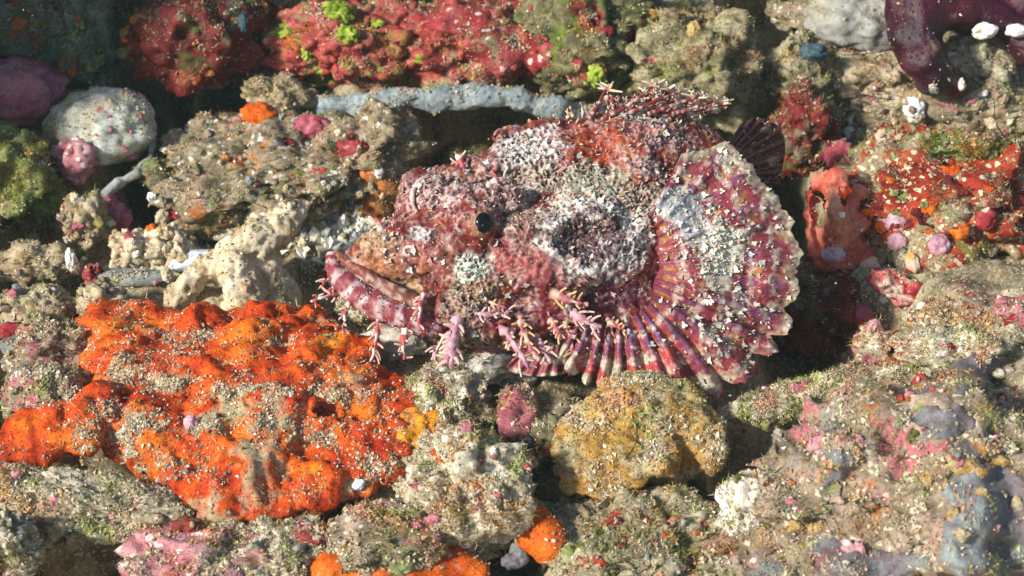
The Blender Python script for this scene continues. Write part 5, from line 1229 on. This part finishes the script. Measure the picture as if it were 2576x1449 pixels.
# skin petals in arcs across the rays: lobed, curled, pale
def petals(P, N, L, cols, parent, name='skin_flaps'):
    n = len(P); VV, FF, CC = [], [], []; m = 13
    ang = np.linspace(-2.0, 2.0, m)
    for i in range(n):
        d = RGT * (.7 + .3 * RNG.normal()) + UPV * (-.35 + .5 * RNG.normal()); d = d - N[i] * (d @ N[i]); d /= np.linalg.norm(d) + 1e-9; s = np.cross(N[i], d)
        e = L[i] * (.75 + .22 * np.sin(ang * 4 + RNG.random() * 6) + .12 * RNG.random(m)); up = .25 + .5 * RNG.random()
        rim = P[i] + N[i] * L[i] * .12 + (np.outer(np.cos(ang) * e, d) + np.outer(np.sin(ang) * e * .8, s)) + np.outer((np.cos(ang) + .6).clip(0) * e * up, N[i])
        mid = P[i] + N[i] * L[i] * .22 + d * L[i] * .15; root = P[i] - d * L[i] * .3 - N[i] * L[i] * .1
        b = len(VV) * (m + 2); VV.append(np.concatenate([rim, [mid], [root]]))
        for q in range(m - 1): FF.append((b + q, b + q + 1, b + m))
        FF += [(b + m - 1, b + m + 1, b + m), (b + m + 1, b, b + m)]
        CC.append(np.tile(cols[RNG.integers(0, len(cols))] * (.75 + .5 * RNG.random()), (m + 2, 1)))
    part(name, np.concatenate(VV), np.array(FF), M['flap'], parent, np.concatenate(CC), True, kind='stuff')
pp_, nn_, ll_ = [], [], []
for i in ridx:
    for rad in (190, 232, 272, 312, 350, 388, 424, 456):
        j = int(np.argmin(np.abs(RR[i] - rad - RNG.normal() * 9)))
        if abs(RR[i, j] - rad) > 30 or j > nrr - 4: continue
        pr = .75 + .2 * min(float(np.max(white[i, j])), 1.)
        for rep in range(1 + int(RNG.random() < .5)):
            if RNG.random() > pr: continue
            ii = int(np.clip(i + RNG.normal() * 9, 0, nth - 1)); pp_.append(FP[ii, j]); nn_.append(FN[ii, j]); ll_.append(RNG.uniform(.0005, .0012) * (1.15 if white[i, j] > .5 else 1))
CRM = np.array([(.42, .37, .27), (.47, .42, .31), (.36, .29, .20), (.40, .35, .29), (.38, .20, .15)])
petals(pp_, nn_, ll_, CRM, fin)
petals(FRILL[0], FRILL[1], RNG.uniform(.0005, .0015, len(FRILL[0])), np.array([(.46, .40, .32), (.42, .31, .25), (.50, .46, .40), (.36, .18, .15)]), fish)
def headw(c, n):
    u, v = project(c); q = .02
    for (u0, v0, ru, rv) in [(1330, 360, 100, 40), (1120, 460, 90, 40), (1250, 450, 80, 40), (1480, 520, 120, 30), (1600, 560, 40, 90), (1430, 690, 100, 20), (1000, 600, 90, 40), (1180, 720, 60, 60), (1640, 300, 130, 30), (1400, 600, 30, 70)]: q = q + np.exp(-(((u - u0) / ru) ** 2 + ((v - v0) / rv) ** 2))
    return q
P, N = sample(BV, BF, 90, headw); petals(P, N, RNG.uniform(.0008, .0017, 90), np.array([(.44, .31, .29), (.48, .41, .36), (.38, .20, .19), (.44, .37, .30)]), fish)
def finw(c, n):
    u, v = project(c); q = .12
    for (u0, v0, ru, rv, g) in [(1800, 620, 70, 80, 2.0), (1690, 540, 80, 70, 1.4), (1830, 420, 60, 50, 1.), (1860, 780, 90, 90, .5), (1800, 860, 100, 70, .4)]: q = q + g * np.exp(-(((u - u0) / ru) ** 2 + ((v - v0) / rv) ** 2))
    return q * (np.hypot(u - PC[0], v - PC[1]) > 150)
P, N = sample(FT, FF_, 110, finw); petals(P, N, RNG.uniform(.0006, .0016, 110), np.array([(.52, .50, .40), (.58, .57, .47), (.42, .43, .42), (.46, .43, .32)]), fin)
flaps(FT, FF_, 120, near_px(1805, 640, 45, 75), .0010, .0024, [(.66, .64, .52), (.60, .57, .45)], parent=fin, wide=.7)
flaps(FT, FF_, 650, finw, .0006, .0018, [(.60, .56, .45), (.66, .63, .54)], parent=fin, wide=.4)

# dorsal fin: banded web and spines lying back -----------------------------
def strip(top, bot, nu, nv, cfn, name, parent, thick=4, colf=None):
    t = np.linspace(0, 1, nu); A = spline(top, nu); B = spline(bot, nu); s = np.linspace(0, 1, nv)
    G = B[:, None] * (1 - s)[None, :, None] + A[:, None] * s[None, :, None]
    G[..., 2] += cfn(t[:, None], s[None])
    Vt = fpv(G[..., 0], G[..., 1], G[..., 2]).reshape(-1, 3); I = np.arange(nu * nv).reshape(nu, nv)
    Fq = np.stack([I[:-1, :-1], I[1:, :-1], I[1:, 1:], I[:-1, 1:]], -1).reshape(-1, 4); n0 = len(Vt)
    ring = np.concatenate([I[:, -1], I[-1, ::-1][1:], I[::-1, 0][1:], I[0, 1:-1]])
    side = np.stack([ring, ring + n0, np.roll(ring, -1) + n0, np.roll(ring, -1)], 1)
    V = np.concatenate([Vt, Vt + FWD * thick * PX]); F = np.concatenate([Fq, Fq[:, ::-1] + n0, side[:, ::-1]])
    C = colf(G[..., 0], G[..., 1], t[:, None] + 0 * s[None], s[None] + 0 * t[:, None]).reshape(-1, 3)
    return part(name, V, F, M['fin'], parent, np.concatenate([C, C])), Vt, Fq
def dcol(u, v, t, s):
    q = np.stack([u / 30, v / 30, 0 * u], -1); n1 = fbm(q, 3); w = ss(.15, .5, np.sin(u / 7.5 + 1.6 * n1))
    C = np.array([.20, .022, .020]) + (np.array([.58, .50, .42]) - np.array([.20, .022, .020])) * (w * ss(-.2, .5, n1 + .35))[..., None]; return C * (1 + .3 * fbm(q * 3, 2))[..., None]
dor, DV, DFq = strip([(1500, 262, -70), (1530, 238, -75), (1580, 250, -85), (1640, 215, -95), (1690, 230, -105), (1740, 250, -115), (1785, 255, -125), (1822, 262, -135)],
                     [(1480, 305, -60), (1530, 300, -65), (1590, 298, -75), (1650, 295, -85), (1700, 295, -95), (1750, 292, -105), (1790, 285, -115), (1825, 275, -132)], 150, 26, lambda t, s: 16 * np.sin(t * 44) * s, 'dorsal_fin', fish, 5, dcol)
for i, (b, m_, t_) in enumerate([((1482, 300), (1505, 262), (1525, 222)), ((1520, 296), (1585, 262), (1648, 212)), ((1570, 292), (1640, 258), (1705, 232)), ((1630, 288), (1700, 262), (1760, 242)), ((1690, 288), (1750, 270), (1800, 252)), ((1600, 298), (1720, 286), (1822, 270))]):
    P = spline([(b[0], b[1], -45 - i * 8), (m_[0], m_[1], -48 - i * 9), (t_[0], t_[1], -58 - i * 11)], 30)
    V, F, C = striped_tube(fpv(P[:, 0], P[:, 1], P[:, 2]), np.linspace(7, 3, 30) * PX, 9, (.18, .018, .016), (.52, .42, .35), 6 + i * .7, i * 2.)
    part('fin_spine', V, F, M['fin'], dor, C)
for i, (u, v, n) in enumerate([(1532, 226, 14), (1648, 218, 12), (1680, 226, 12), (1705, 236, 12), (1745, 246, 12), (1765, 248, 12), (1800, 255, 12), (1815, 262, 10), (1600, 258, 10), (1570, 262, 8), (1630, 240, 8), (1720, 262, 8)]):
    ps = []; cs = []; rs = np.random.default_rng(i + 5)
    for j in range(n):
        a = rs.uniform(-30, 200) if i == 0 else rs.uniform(-10, 150); a = math.radians(a); L = rs.uniform(8, 24); q = np.linspace(0, 1, 7)
        uu = u + L * q * math.cos(a) + 14 * q ** 2 * rs.normal(); vv = v - L * q * math.sin(a) * .8 - 3 * q; cc_ = -60 - i * 10 + rs.uniform(-25, 30) * q
        vv_, ff_ = wire(fpv(uu, vv, cc_), np.linspace(5.0, 2.0, 7) * PX, 6); ps.append((vv_, ff_)); tq = np.repeat(q, 6)[:, None]; cs.append(np.array([.56, .26, .16]) * (1 - tq) + np.array([.70, .60, .46]) * tq)
    V, F = merge(ps); part('spine_tuft', V, F, M['flap'], dor, np.concatenate(cs))
flaps(DV, DFq, 420, None, .0010, .0026, [(.62, .50, .40), (.66, .60, .54), (.60, .36, .24)], parent=dor, wide=.35)

# tail fin half hidden behind, its shade darkened into the colour ---------------------------------
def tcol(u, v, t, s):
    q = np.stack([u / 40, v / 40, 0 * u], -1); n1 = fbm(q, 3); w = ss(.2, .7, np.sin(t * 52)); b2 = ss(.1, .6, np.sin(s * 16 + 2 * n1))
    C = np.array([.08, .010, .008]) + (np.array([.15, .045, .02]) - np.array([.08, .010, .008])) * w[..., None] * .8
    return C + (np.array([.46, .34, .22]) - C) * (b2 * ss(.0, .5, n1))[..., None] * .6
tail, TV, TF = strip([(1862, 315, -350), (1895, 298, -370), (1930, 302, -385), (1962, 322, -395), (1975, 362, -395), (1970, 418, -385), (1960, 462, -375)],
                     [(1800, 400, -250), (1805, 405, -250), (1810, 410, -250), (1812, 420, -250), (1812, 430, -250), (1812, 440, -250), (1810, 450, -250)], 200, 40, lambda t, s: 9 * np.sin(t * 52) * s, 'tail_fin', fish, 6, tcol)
for k in range(9):
    t_ = (k + .5) / 9; A = spline([(1862, 315, -350), (1895, 298, -370), (1930, 302, -385), (1962, 322, -395), (1975, 362, -395), (1970, 418, -385), (1960, 462, -375)], 200)[int(t_ * 199)]; B = np.array([1808, 400 + 50 * t_, -246])
    q = np.linspace(.05, .97, 16)[:, None]; P = B + (A - B) * q; V, F = wire(fpv(P[:, 0], P[:, 1], P[:, 2] + 3), np.linspace(4, 2, 16) * PX, 7)
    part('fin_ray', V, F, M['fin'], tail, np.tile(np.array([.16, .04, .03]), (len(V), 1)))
flaps(TV, TF, 60, None, .0010, .0024, [(.6, .5, .4)], parent=tail, wide=.35)
# pelvic fin tucked under the belly
def pcol(u, v, t, s):
    n1 = fbm(np.stack([u / 30, v / 30, 0 * u], -1), 3); C = np.array([.24, .04, .05]) + (np.array([.52, .40, .30]) - np.array([.24, .04, .05])) * ss(.2, .6, np.sin(s * 14 + n1 * 2))[..., None]; return C
strip([(1260, 930, 110), (1330, 945, 120), (1400, 945, 120), (1450, 930, 110)], [(1350, 850, 110), (1380, 850, 112), (1410, 850, 112), (1440, 850, 110)], 80, 20, lambda t, s: 6 * np.sin(t * 40) * s, 'pelvic_fin', fish, 5, pcol)


# ------------------------------------------------------------------ the water itself
m = bpy.data.materials.new('water_haze'); m.use_nodes = True; nt = m.node_tree; nt.nodes.clear()
out = nt.nodes.new('ShaderNodeOutputMaterial'); pv = nt.nodes.new('ShaderNodeVolumePrincipled')
pv.inputs['Color'].default_value = (.55, .85, .80, 1); pv.inputs['Density'].default_value = .030; nt.links.new(pv.outputs[0], out.inputs['Volume'])
bm = bmesh.new(); bmesh.ops.create_cube(bm, size=1); me = bpy.data.meshes.new('haze'); bm.to_mesh(me); bm.free()
hz = link('haze', me, m, kind='stuff'); hz.scale = (9, 9, 2.6); hz.location = (0, 0, -.55)
